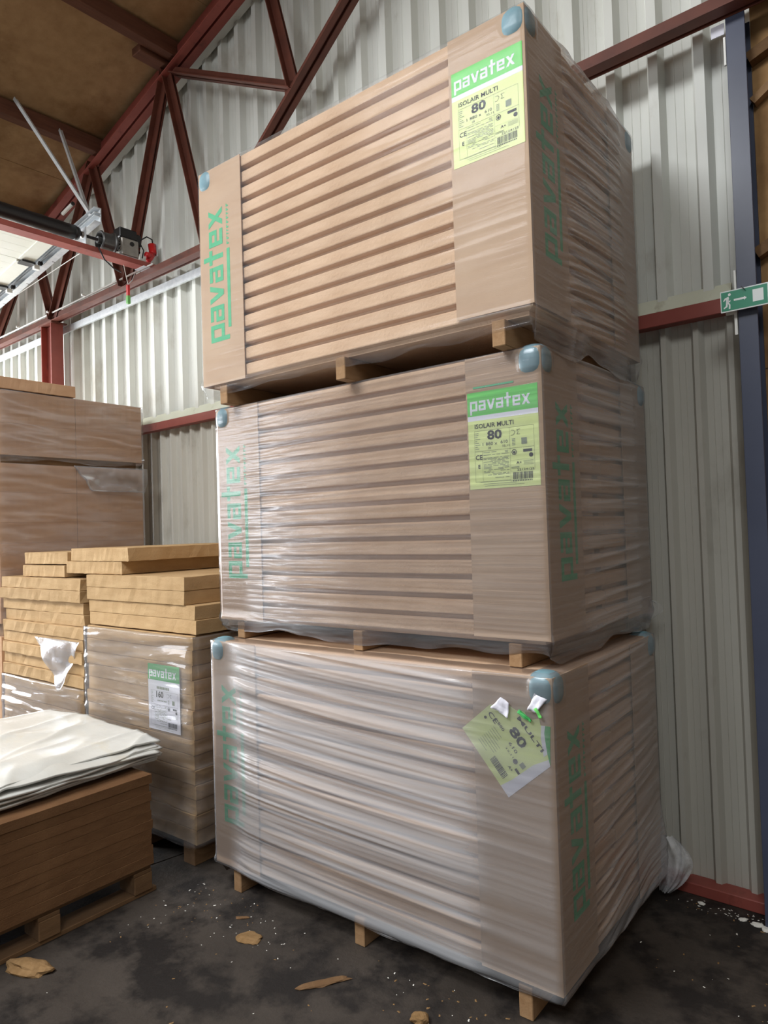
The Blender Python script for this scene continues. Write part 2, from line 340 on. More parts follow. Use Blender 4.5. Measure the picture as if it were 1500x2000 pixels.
def web(a, b, w=0.075, off=0.0):
    mb = MB(); d = Vector((b[0] - a[0], 0, b[1] - a[1])).normalized(); nn = Vector((-d.z, 0, d.x))
    A = Vector((a[0], 0, a[1])); Bv = Vector((b[0], 0, b[1]))
    for yo, ys in ((-0.122 + off, 1), (-0.138 + off, -1)):
        for (p, q, ya, yb, la, lb) in ((A, Bv, yo, yo + ys * 0.006, -w / 2, w / 2), (A, Bv, yo, yo + ys * 0.05, -w / 2, -w / 2 + 0.007)):
            r = lambda P: [tuple(P + nn * l + Vector((0, y, 0))) for y, l in ((ya, la), (yb, la), (yb, lb), (ya, lb))]
            mb.rings([r(p), r(q)])
    return mb.build('web_member', M['steel_shaded'], truss)
web((-3.93, 5.86), (-3.42, 4.17)); web((-3.93, 5.86), (-4.62, 4.17)); web((-5.22, 5.50), (-4.70, 4.17)); web((-5.22, 5.50), (-6.10, 4.17), 0.085)
web((-6.55, 5.15), (-6.12, 4.17)); web((-6.55, 5.15), (-7.62, 4.17), 0.085); web((-8.0, 4.8), (-7.66, 4.17)); web((-3.46, 4.17), (-1.10, 5.90), 0.085, -0.02)
web((-2.66, 6.12), (-2.36, 5.02)); web((-3.84, 5.80), (-2.36, 5.02), 0.06); web((-1.1, 6.5), (-1.1, 5.85))
for x, z in ((-3.93, 5.86), (-4.66, 4.18), (-5.22, 5.50), (-6.11, 4.18), (-2.38, 5.03)):
    MB().box(x - 0.09, x + 0.09, -0.133, -0.127, z - 0.06, z + 0.06).build('gusset_plate', M['steel_shaded'], truss)

for i, (x, w) in enumerate(((-2.55, 0.1), (-3.83, 0.1), (-5.13, 0.1), (-6.43, 0.1), (-7.7, 0.1))):
    mb = MB(); mb.box(x - 0.05, x + 0.05, -12.9, 0.08, ZR(x) - 0.150, ZR(x) - 0.012)
    o = mb.build('roof_purlin', M['purlin'], bevel=0.004); o.matrix_world = B
    tag(o, ['dark red timber purlin at the top edge of the photo above the stacks', 'upper red-brown timber purlin crossing the brown roof boards to the truss node', 'lower red-brown timber purlin behind the thin galvanised strut', 'timber purlin low in the roof above the black spring tube', 'lowest timber purlin of the roof above the open door'][i], 'beam')
o = MB().box(-4.02, -3.89, -0.42, -0.03, 5.86, 5.93).build('packing_block', M['purlin'], bevel=0.006); o.matrix_world = B
tag(o, 'short dark timber block under the upper purlin beside the truss', 'timber block')

# posts
post = thing('steel_post', 'red steel post under the truss above the far left boxes', 'post', B)
MB().box(-6.31, -6.30, -0.19, -0.06, 0, 4.115).build('flange', M['steel_red'], post); MB().box(-6.30, -6.09, -0.13, -0.12, 0, 4.115).build('web_plate', M['steel_red'], post)
MB().box(-6.09, -6.08, -0.19, -0.06, 0, 4.115).build('flange', M['steel_red'], post); MB().box(-6.34, -6.05, -0.20, -0.03, 4.100, 4.114).build('cap_plate', M['steel_shaded'], post)
colm = thing('steel_column', 'dark blue steel column at the right edge behind the exit sign', 'column', B)
MB().box(0.456, 0.536, -0.108, -0.100, 0, 4.112).build('flange', M['steel_blue'], colm, bevel=0.0015)
MB().box(0.492, 0.500, -0.100, -0.012, 0, 4.112).build('web_plate', M['steel_blue'], colm); MB().box(0.456, 0.536, -0.012, -0.004, 0.056, 4.112).build('flange', M['steel_blue'], colm)
# white bracket behind the sign
br = thing('white_bracket', 'white painted angle bracket under the exit sign beside the column', 'bracket', B)
MB().box(0.405, 0.452, -0.108, -0.095, 2.752, 2.764).build('arm', M['white_paint'], br); MB().box(0.440, 0.452, -0.108, -0.095, 2.655, 2.752).build('arm', M['white_paint'], br)
o = MB().box(0.444, 0.453, -0.106, -0.095, 3.90, 4.03).build('white_strip', M['white_paint']); o.matrix_world = B; tag(o, 'short white strip at the head of the blue column under the red chord', 'strip')
o = MB().box(0.444, 0.453, -0.106, -0.095, 2.85, 2.95).build('white_strip', M['white_paint']); o.matrix_world = B; tag(o, 'short white strip beside the blue column just above the exit sign', 'strip')

o = MB().box(0.392, 0.448, -0.098, -0.094, 4.050, 4.102).build('small_plate', M['paper_w']); o.matrix_world = B; tag(o, 'small pale plate under the red chord beside the blue column head', 'plate')
# ------------------------------------------------------------------ exit sign
sg = thing('exit_sign', 'green emergency exit sign with running figure and arrow on the column', 'sign', B @ Matrix.Translation((0.395, -0.150, 2.754)))
SW, SH = 0.195, 0.096
MB().box(0, SW, 0, 0.006, 0, SH).build('border_plate', M['sign_white'], sg)
MB().rect(0.0035, SW - 0.0035, 0.005, SH - 0.005, -0.0006).build('green_field', M['sign_green'], sg)
mb = MB(); y = -0.0012
sx = lambda u: 0.005 + u * 0.185
P_ = lambda pts: mb.poly([(a * SH, b * SH) for a, b in pts], y)
# running figure (units of sign height)
P_([(0.40 + 0.065 * math.cos(t), 0.80 + 0.065 * math.sin(t)) for t in [k * math.pi / 6 for k in range(12)]])
P_([(0.20, 0.66), (0.36, 0.72), (0.38, 0.62), (0.33, 0.44), (0.24, 0.44), (0.25, 0.58)])
P_([(0.12, 0.55), (0.15, 0.51), (0.24, 0.60), (0.22, 0.67), (0.19, 0.66)]); P_([(0.34, 0.62), (0.38, 0.50), (0.44, 0.53), (0.43, 0.47), (0.35, 0.43), (0.31, 0.56)])
P_([(0.24, 0.46), (0.32, 0.46), (0.30, 0.24), (0.14, 0.16), (0.13, 0.22), (0.23, 0.29)]); P_([(0.28, 0.48), (0.35, 0.46), (0.43, 0.32), (0.42, 0.13), (0.35, 0.13), (0.36, 0.30)])
P_([(0.58, 0.46), (1.02, 0.46), (1.02, 0.41), (1.13, 0.505), (1.02, 0.60), (1.02, 0.55), (0.58, 0.55)])
P_([(1.38, 0.24), (1.83, 0.24), (1.83, 0.80), (1.38, 0.80)])
mb.build('pictogram', M['sign_white'], sg)
mb = MB(); mb.bar((0.09, -0.01, SH + 0.004), (0.103, -0.01, SH - 0.012), 0.006, 0.004, (0, 1, 0)); mb.build('hook', M['black'], sg)

# ------------------------------------------------------------------ door gear
hb = thing('header_beam', 'red hollow steel beam running from the truss above the left stacks', 'beam', B)
MB().box(-4.405, -4.285, -12.9, -0.06, 4.217, 4.262).build('beam_body', M['steel_red'], hb, bevel=0.003)
MB().box(-4.42, -4.27, -0.20, -0.04, 4.2155, 4.217).build('seat_plate', M['galv'], hb)

spr = thing('torsion_spring_tube', 'black torsion spring tube lying above the red header beam', 'spring', B)
XS, ZS = -4.45, 4.40
mb = MB(); pts = [(XS, y_, ZS) for y_ in np.linspace(-4.8, -0.74, 60)]; mb.tube(pts, [0.058 + 0.0025 * (k % 2) for k in range(60)], 16); mb.build('spring_coil', M['black'], spr, smooth=True)
MB().tube([(XS, -0.74, ZS), (XS, -0.70, ZS), (XS, -0.69, ZS)], [0.060, 0.052, 0.03], 16).build('end_cone', M['black'], spr, smooth=True)
MB().tube([(XS, -0.80, ZS), (XS, -0.13, ZS)], 0.014, 12).build('shaft', M['black'], spr, smooth=True)
bp = MB(); bp.box(XS - 0.05, XS + 0.05, -0.660, -0.652, 4.262, ZS + 0.06); bp.box(XS - 0.05, XS + 0.09, -0.70, -0.652, 4.262, 4.268); bp.build('bearing_plate', M['galv'], spr)
MB().tube([(XS, -0.675, ZS), (XS, -0.64, ZS)], 0.028, 14).build('bearing', M['alu'], spr, smooth=True)
drm = thing('cable_drum', 'dark round cable drum on the door shaft beside the motor', 'cable drum', B)
mb = MB(); rr = [(-0.515, 0.078), (-0.505, 0.086), (-0.498, 0.078), (-0.44, 0.080), (-0.405, 0.084), (-0.398, 0.095), (-0.385, 0.095)]
ri = [(-0.385, 0.035), (-0.50, 0.066), (-0.515, 0.070)]
seg = 32; rings = [[(XS + r * math.cos(2 * math.pi * k / seg), yy, ZS + r * math.sin(2 * math.pi * k / seg)) for k in range(seg)] for yy, r in rr + ri]
rings.append(rings[0]); mb.rings(rings, True, False); mb.build('drum_rim', M['drum'], drm, smooth=False)
mb = MB(); mb.tube([(XS, -0.53, ZS), (XS, -0.40, ZS)], 0.03, 14)
for k in range(5):
    a = 2 * math.pi * k / 5; d = Vector((math.cos(a), 0, math.sin(a))); mb.bar(Vector((XS, -0.46, ZS)) + d * 0.02, Vector((XS, -0.46, ZS)) + d * 0.068, 0.03, 0.012, (0, 1, 0))
mb.build('hub', M['drum'], drm)
mot = thing('door_operator', 'grey cast door motor with black housing at the end of the shaft', 'motor', B)
MB().box(XS - 0.075, XS + 0.055, -0.335, -0.165, 4.315, 4.475).build('gear_case', M['alu'], mot, bevel=0.01)
MB().box(XS - 0.065, XS + 0.045, -0.345, -0.175, 4.475, 4.565).build('motor_housing', M['black'], mot, bevel=0.008)
MB().box(XS - 0.055, XS + 0.035, -0.20, -0.13, 4.44, 4.545).build('terminal_box', M['black'], mot, bevel=0.006)
MB().tube([(XS + 0.055, -0.235, 4.43), (XS + 0.062, -0.235, 4.43)], 0.02, 14).build('cover_plug', M['black'], mot)
mb = MB(); mb.tube([(XS, -0.342, ZS), (XS, -0.335, ZS)], 0.055, 18); mb.build('shaft_flange', M['alu'], mot)
for k in range(8):
    a = 2 * math.pi * k / 8; MB().tube([(XS + 0.042 * math.cos(a), -0.350, ZS + 0.042 * math.sin(a)), (XS + 0.042 * math.cos(a), -0.342, ZS + 0.042 * math.sin(a))], 0.007, 6).build('bolt', M['black'], mot)
MB().box(XS - 0.05, XS + 0.05, -0.36, -0.16, 4.262, 4.315).build('mounting_foot', M['galv'], mot)
mb = MB(); mb.tube([(XS + 0.03, -0.14, 4.50), (XS + 0.06, -0.09, 4.54), (XS + 0.05, -0.03, 4.535), (XS + 0.03, -0.01, 4.49)], 0.006, 8); mb.build('motor_cable', M['rubber'], mot, smooth=True)
mb = MB(); mb.tube([(XS + 0.05, -0.15, 4.46), (XS + 0.07, -0.13, 4.40), (XS + 0.06, -0.14, 4.33)], 0.006, 8); mb.build('motor_cable', M['rubber'], mot, smooth=True)
mb = MB(); mb.tube([(XS + 0.18, -0.62, 4.26), (XS + 0.17, -0.56, 4.17), (XS + 0.14, -0.46, 4.13), (XS + 0.08, -0.36, 4.14)], 0.006, 8); mb.build('motor_cable', M['rubber'], mot, smooth=True)
plug = thing('power_plug', 'red industrial power plug and socket hanging beside the door motor', 'plug', B)
MB().tube([(XS + 0.02, -0.015, 4.50), (XS + 0.03, -0.012, 4.42), (XS + 0.03, -0.03, 4.395)], [0.036, 0.034, 0.03], 14).build('plug_body', M['red_plastic'], plug, smooth=True)
MB().tube([(XS + 0.03, -0.03, 4.40), (XS + 0.05, -0.06, 4.355), (XS + 0.05, -0.075, 4.32)], [0.034, 0.03, 0.022], 14).build('socket_body', M['red_plastic'], plug, smooth=True)
MB().tube([(XS + 0.06, -0.06, 4.375), (XS + 0.08, -0.11, 4.365)], [0.022, 0.026], 12).build('socket_cap', M['red_plastic'], plug, smooth=True)
MB().box(XS - 0.01, XS + 0.05, 0.015, 0.03, 4.40, 4.51).build('back_box', M['galv'], plug)
pull = thing('door_pull_handle', 'red and green pull handle hanging on cord below the motor', 'pull handle', B)
MB().tube([(-4.38, -0.33, 4.22), (-4.45, -0.25, 4.08)], 0.003, 6).build('cord', M['white_paint'], pull); MB().tube([(-4.40, -0.19, 4.22), (-4.43, -0.22, 4.12), (-4.45, -0.25, 4.08)], 0.003, 6).build('cord', M['galv'], pull)
MB().box(-4.463, -4.437, -0.262, -0.238, 3.975, 4.075).build('red_grip', M['red_plastic'], pull, bevel=0.003); MB().box(-4.466, -4.434, -0.264, -0.236, 3.905, 3.978).build('green_grip', M['green_plastic'], pull, bevel=0.003)

# tracks and open sectional door
def trk(x): return 4.53 + 0.123 * (x + 4.3)
trackt = thing('door_track', 'galvanised double door track rising along the wall to the spring', 'track', B)
for nm, dz, h, dy in (('lower_rail', -0.02, 0.055, 0.0), ('upper_rail', 0.055, 0.05, 0.0)):
    mb = MB()
    x0, x1 = -9.9, -4.34
    prof = [(-0.03, 0), (0.03, 0), (0.03, 0.006), (-0.024, 0.006), (-0.024, h - 0.006), (0.03, h - 0.006), (0.03, h), (-0.03, h)]
    prof = [(-a, b) for a, b in prof]
    mb.rings([[(x, -0.58 + dy + a, trk(x) + dz + b) for a, b in prof] for x in (x0, x1)]); mb.build(nm, M['galv'], trackt)
MB().rings([[(x, y_, trk(x) + z_) for y_, z_ in ((-0.552, -0.02), (-0.548, -0.02), (-0.548, 0.105), (-0.552, 0.105))] for x in (-9.9, -4.34)]).build('side_plate', M['galv'], trackt)
for i in range(8):
    x = -5.2 - i * 0.55; MB().rings([[(xx, -0.6105, trk(xx) - 0.018), (xx, -0.548, trk(xx) - 0.0215), (xx, -0.548, trk(xx) - 0.020)] for xx in (x, x + 0.008)]).build('track_slot', M['black'], trackt)
door = thing('sectional_door', 'open white sectional door hanging under the roof at left', 'door', B)
for i in range(8):
    x1 = -4.75 - i * 0.60; x0 = x1 - 0.596
    mb = MB()
    for k in range(5):
        a = x0 + k * 0.1192; b = a + 0.1172
        mb.rings([[(x, -4.9, trk(x) + 0.0), (x, -0.70, trk(x) + 0.0), (x, -0.70, trk(x) + 0.04), (x, -4.9, trk(x) + 0.04)] for x in (a, b)])
    mb.rings([[(x, -4.9, trk(x) + 0.004), (x, -0.70, trk(x) + 0.004), (x, -0.70, trk(x) + 0.036), (x, -4.9, trk(x) + 0.036)] for x in (x0, x1 - 0.002)])
    sec = mb.build('door_section', M['door'], door)
    mb = MB(); mb.rings([[(x, -0.82, trk(x) - 0.012), (x, -0.69, trk(x) - 0.012), (x, -0.69, trk(x)), (x, -0.82, trk(x))] for x in (x0 + 0.02, x1 - 0.02)]); mb.build('end_stile', M['door'], sec)
    if i < 7:
        mb = MB(); mb.box(x0 - 0.05, x0 + 0.05, -0.80, -0.68, trk(x0) - 0.03, trk(x0) - 0.013); mb.build('hinge', M['black'], sec)
        mb = MB(); mb.box(x0 - 0.02, x0 + 0.02, -0.68, -0.63, trk(x0) - 0.06, trk(x0) - 0.02); mb.build('roller_bracket', M['white_paint'], sec)
        mb = MB(); mb.tube([(x0, -0.63, trk(x0) + 0.008), (x0, -0.60, trk(x0) + 0.008)], 0.021, 14); mb.build('roller', M['black'], sec)
strut = MB().bar((-4.42, -0.58, 4.62), (-5.86, -0.62, 6.22 - 0.75), 0.032, 0.005, (0, 1, 0))
def flat(name, a, b, w, label):
    a, b = Vector(a), Vector(b); mb = MB(); mb.bar(a, b, 0.005, w, (0, 1, 0)); mb.bar(a + Vector((0, 0.015, 0)), b + Vector((0, 0.015, 0)), 0.03, 0.005, (0, 1, 0))
    o = mb.build(name, M['galv']); o.matrix_world = B; return tag(o, label, 'strut')
flat('hanging_strut', (-4.45, -0.58, 4.58), (-4.98, -0.98, 5.66), 0.032, 'long thin galvanised strut from the door track up to the purlin')
flat('hanging_strut', (-4.62, -0.50, 4.62), (-5.06, -0.55, 5.60), 0.026, 'shorter darker strut behind the long galvanised one above the track')
o = MB().tube([(-9.9, -0.155, 4.222), (-4.2, -0.155, 4.222)], 0.009, 8).build('cable_conduit', M['white_paint'], smooth=True); o.matrix_world = B; tag(o, 'thin white cable pipe lying along the red bottom chord', 'pipe')
for i in range(5):
    c_ = MB().box(-5.4 - 0.75 * i, -5.38 - 0.75 * i, -0.20, -0.14, 4.218, 4.236).build('clip', M['white_paint'], o)
o = MB().tube([(-4.98, -0.42, 4.46), (-7.3, -0.42, 4.36), (-9.5, -0.42, 4.26)], 0.004, 6).build('lift_cable', M['white_paint']); o.matrix_world = B; tag(o, 'thin pale lifting cable stretched below the door track', 'cable')
o = MB().tube([(-5.03, -0.55, 4.80), (-4.90, -0.52, 4.86)], 0.016, 10).build('pipe_stub', M['white_paint'], smooth=True); o.matrix_world = B; tag(o, 'short cream pipe stub with black end above the spring tube', 'pipe')
MB().tube([(-4.90, -0.52, 4.86), (-4.885, -0.517, 4.866)], 0.0175, 10).build('end_cap', M['black'], o)

# ------------------------------------------------------------------ lettering
GLY = {}
def glyphs():
    s = 0.225
    R = lambda a, b, c, d: [(a, c), (b, c), (b, d), (a, d)]
    GLY['p'] = (0.86, [R(0, s, -0.36, 1), R(s, 0.86, 1 - s, 1), R(0.86 - s, 0.86, 0, 1 - s), R(s, 0.86 - s, 0, s)])
    GLY['a'] = (0.80, [R(0.05, 0.80, 1 - s, 1), R(0.80 - s, 0.80, 0, 1 - s), R(0, 0.80 - s, 0.42, 0.59), R(0, s, 0, 0.42), R(s, 0.80 - s, 0, s * .9)])
    GLY['v'] = (0.92, [[(0, 1), (0.25, 1), (0.58, 0), (0.33, 0)], [(0.67, 1), (0.92, 1), (0.59, 0), (0.34, 0)]])
    GLY['t'] = (0.74, [R(0.22, 0.46, 0, 1.42), R(0, 0.24, 1 - s, 1), R(0.44, 0.74, 1 - s, 1)])
    GLY['e'] = (0.82, [R(0, s, 0, 1), R(s, 0.82, 1 - s, 1), R(0.82 - s, 0.82, 0.42, 1 - s), R(s, 0.82 - s, 0.42, 0.58), R(s, 0.80, 0, s)])
    GLY['x'] = (0.90, [[(0, 0), (0.27, 0), (0.90, 1), (0.63, 1)], [(0.63, 0), (0.90, 0), (0.27, 1), (0, 1)]])
glyphs()
def logo_polys(height):
    out = []; x = 0
    for ch in 'pavatex':
        w, ps = GLY[ch]
        for p in ps: out.append([((x + a) * height, b * height) for a, b in p])
        x += w + (0.14 if ch not in 'v' else 0.10)
    return out, (x - 0.14) * height
def text_mesh(txt, size, bold=0.0):
    cu = bpy.data.curves.new('lettering', 'FONT'); cu.body = txt; cu.size = size; cu.offset = bold; cu.resolution_u = 2
    ob = bpy.data.objects.new('lettering', cu); COL.objects.link(ob)
    dg = bpy.context.evaluated_depsgraph_get(); me = bpy.data.meshes.new_from_object(ob.evaluated_get(dg))
    vs = [tuple(v.co) for v in me.vertices]; fs = [tuple(p.vertices) for p in me.polygons]
    bpy.data.objects.remove(ob); bpy.data.curves.remove(cu); bpy.data.meshes.remove(me)
    return vs, fs
def put_text(mb, txt, x0, x1, z0, h, y, bold=0.0, keep=None):
    """fit the text between x0 and x1, baseline at z0, capital height h"""
    vs, fs = text_mesh(txt, 1.0, bold)
    xa = min(v[0] for v in vs); xb = max(v[0] for v in vs); za = min(v[1] for v in vs); zb = max(v[1] for v in vs)
    sxx = (x1 - x0) / (xb - xa); szz = h / (zb - za)
    mb.add([(x0 + (v[0] - xa) * sxx, y, z0 + (v[1] - za) * szz) for v in vs], fs)

LW_, LH_ = 0.308, 0.378
def label_sheet(parent, paper, header, size, white_sheet=False, product='ISOLAIR MULTI', number='80', lower=True):
    """paper label in the xz plane, outer side towards -y; (0,0) is its lower left corner"""
    w, h = size
    X = lambda u: u * w
    Z = lambda t: h * (1 - t)
    sh = MB().poly([(0, 0), (w, 0), (w, h), (0, h)], 0.0, 0.0008).build('label_sheet', paper, parent)
    MB().rect(0, w, Z(0.245), h, -0.0004).build('green_header', header, sh)
    MB().rect(0, w, Z(0.295), Z(0.245), -0.0004).build('white_stripe', M['paper_w'], sh)
    ps, lw = logo_polys(1.0); s = w * 0.86 / lw; mb = MB()
    for q_, p in enumerate(ps): mb.poly([(X(0.04) + a * s, Z(0.195) + b * s * 1.0) for a, b in p], -0.0009 - 0.00015 * (q_ % 4))
    mb.build('header_lettering', M['paper_w'], sh)
    mb = MB(); y = -0.0009
    if lower:
        if product: put_text(mb, product, X(.10), X(.66), Z(.378), h * .047, y, 0.010)
        put_text(mb, number, X(.28) if len(number) == 2 else X(.26), X(.49), Z(.505), h * .098, y, 0.03)
        if product:
          put_text(mb, '1 880 x', X(.21), X(.42), Z(.56), h * .032, y); put_text(mb, '610', X(.47), X(.57), Z(.555), h * .032, y)
          put_text(mb, '28', X(.285), X(.325), Z(.598), h * .022, y); put_text(mb, '32,11', X(.49), X(.59), Z(.592), h * .022, y)
        put_text(mb, 'CE', X(.10), X(.20), Z(.70), h * .050, y, 0.01)
        if product: put_text(mb, 'A+', X(.68), X(.755), Z(.775), h * .026, y, 0.02)
        if product: put_text(mb, 'E', X(.135), X(.165), Z(.79), h * .040, y, 0.03); put_text(mb, '22124125', X(.69), X(.92), Z(.842), h * .020, y)
        # barcode
        rnd = random.Random(5); u = .63
        while u < .895:
            bw = rnd.choice((.004, .006, .010)); mb.rect(X(u), X(u + bw), Z(.925), Z(.855), y); u += bw + rnd.choice((.004, .006, .009))
        for k_ in range(12): mb.rect(X(.625 + k_ * .023), X(.638 + k_ * .023), Z(.945), Z(.933), y)
        # profile outlines, round mark, badge
        for pts in ([(.62, .435), (.655, .435), (.675, .455), (.66, .475), (.645, .485), (.615, .485)], [(.745, .432), (.70, .435), (.72, .457), (.70, .480), (.745, .480)]):
            for (a, b), (c, d) in zip(pts[:-1], pts[1:]):
                A = Vector((X(a), 0, Z(b))); C = Vector((X(c), 0, Z(d))); dv = (C - A).normalized(); nv = Vector((-dv.z, 0, dv.x)) * 0.0007
                mb.poly([tuple((q.x, q.z)) for q in (A - nv, C - nv, C + nv, A + nv)], y)
        for r0, r1, cx, cz in ((.011, .0085, .655, .655), (.0055, 0, .655, .658), (.0085, 0, .885, .695)):
            k = 16; ring = lambda r: [(X(cx) + r * math.cos(2 * math.pi * i / k), y, Z(cz) + r * math.sin(2 * math.pi * i / k)) for i in range(k)]
            if r1 > 0: mb.add(ring(r0) + ring(r1), [(i, (i + 1) % k, k + (i + 1) % k, k + i) for i in range(k)])
            else: mb.add(ring(r0), [tuple(range(k))])
        mb.rect(X(.78), X(.90), Z(.662), Z(.635), y)
        # frame lines
        for a, b, c, d in ((.09, .93, .402, .404), (.09, .93, .612, .614), (.09, .092, .402, .93), (.598, .600, .402, .95), (.93, .932, .402, .83), (.09, .60, .925, .927), (.20, .202, .614, .925), (.60, .93, .845, .846), (.60, .93, .733, .734)):
            mb.rect(X(a), X(b), Z(d), Z(c), y)
    mb.build('black_print', M['ink'], sh)
    mb = MB(); rnd = random.Random(9)
    if lower:
        if not product:
            for k_ in range(8): mb.rect(X(.28 + k_ * .05), X(.318 + k_ * .05), Z(.375), Z(.335), y)
            for k_ in range(6): mb.rect(X(.30 + k_ * .05), X(.33 + k_ * .05), Z(.56), Z(.54), y)
        for i in range(9): mb.rect(X(.10), X(.10 + rnd.uniform(.03, .08)), Z(.43 + i * .020), Z(.424 + i * .020), y)
        t = .628
        while t < .90:
            u = .215
            while u < .56:
                ww = rnd.uniform(.03, .14)
                if rnd.random() < .72: mb.rect(X(u), X(min(u + ww, .58)), Z(t + .005), Z(t), y)
                u += ww + .02
            t += .0135 if rnd.random() < .8 else .03
        for t in (.945, .965, .985): mb.rect(X(.15 + rnd.uniform(0, .1)), X(.6 + rnd.uniform(0, .25)), Z(t * .985 + .003), Z(t * .985), y)
        mb.rect(X(.76), X(.835), Z(.585), Z(.52), y)
        for t in (.52, .535, .55, .565, .58): mb.rect(X(.63), X(.675), Z(t + .006), Z(t), y)
        for t in (.745, .757, .769, .781): mb.rect(X(.78), X(.915), Z(t + .003), Z(t), y)
        for t in (.80, .812): mb.rect(X(.61), X(.72), Z(t + .005), Z(t), y)
    mb.build('fine_print', M['ink_grey'], sh)['kind'] = 'stuff'
    return sh

def side_logo_mesh():
    """the word read upwards with a bar to its right; origin at the lower end, x across, z along"""
    mb = MB(); H = 0.098; ps, lw = logo_polys(1.0); L = 0.70; s = L / lw
    for q_, p in enumerate(ps): mb.poly([(-b * H * 1.12, a * s) for a, b in p], -0.0002 * (q_ % 4))
    mb.poly([(0.030, 0.06), (0.053, 0.06), (0.053, 0.47), (0.030, 0.47)], 0.0)
    z = 0.49; rnd = random.Random(2)
    while z < 0.69:
        d = rnd.uniform(.010, .020)
        mb.poly([(0.031, z), (0.037, z), (0.037, z + d), (0.031, z + d)], 0.0); mb.poly([(0.037, z), (0.048, z), (0.048, z + d * .45), (0.037, z + d * .45)], 0.0); z += d + .006
    me = bpy.data.meshes.new('printed_logo'); me.from_pydata(mb.v, [], mb.f); me.materials.append(M['ink_green']); return me
LOGO = side_logo_mesh()

# ------------------------------------------------------------------ wrapped loads
def board_mesh(name, l, w, h, lip=0.030, under=0.022, slope=0.008, mat=None):
    """wood-fibre board: undercut foot, full edge, sloping shoulder"""
    mb = MB(); ring = lambda i, z: [(-l + i, i, z), (-i, i, z), (-i, w - i, z), (-l + i, w - i, z)]
    mb.rings([ring(lip, 0), ring(lip, under * .80), ring(0.002, under), ring(0, under + .004), ring(0, h - slope), ring(0.002, h - slope + .002), ring(0.012, h)])
    me = bpy.data.meshes.new(name); me.from_pydata(mb.v, [], mb.f)
    bm = bmesh.new(); bm.from_mesh(me); bmesh.ops.recalc_face_normals(bm, faces=bm.faces); bm.to_mesh(me); bm.free()
    me.materials.append(mat or M['fibre']); return me
def superell(cx, cy, cz, rx, ry, rz, e=0.55, nu=24, nv=14):
    mb = MB(); sg_ = lambda v, p: math.copysign(abs(v) ** p, v); rings = []
    for i in range(1, nv):
        ph = -math.pi / 2 + math.pi * i / nv
        rings.append([(cx + rx * sg_(math.cos(ph), e) * sg_(math.cos(t), e), cy + ry * sg_(math.cos(ph), e) * sg_(math.sin(t), e), cz + rz * sg_(math.sin(ph), e)) for t in [2 * math.pi * k / nu for k in range(nu)]])
    mb.rings(rings); return mb

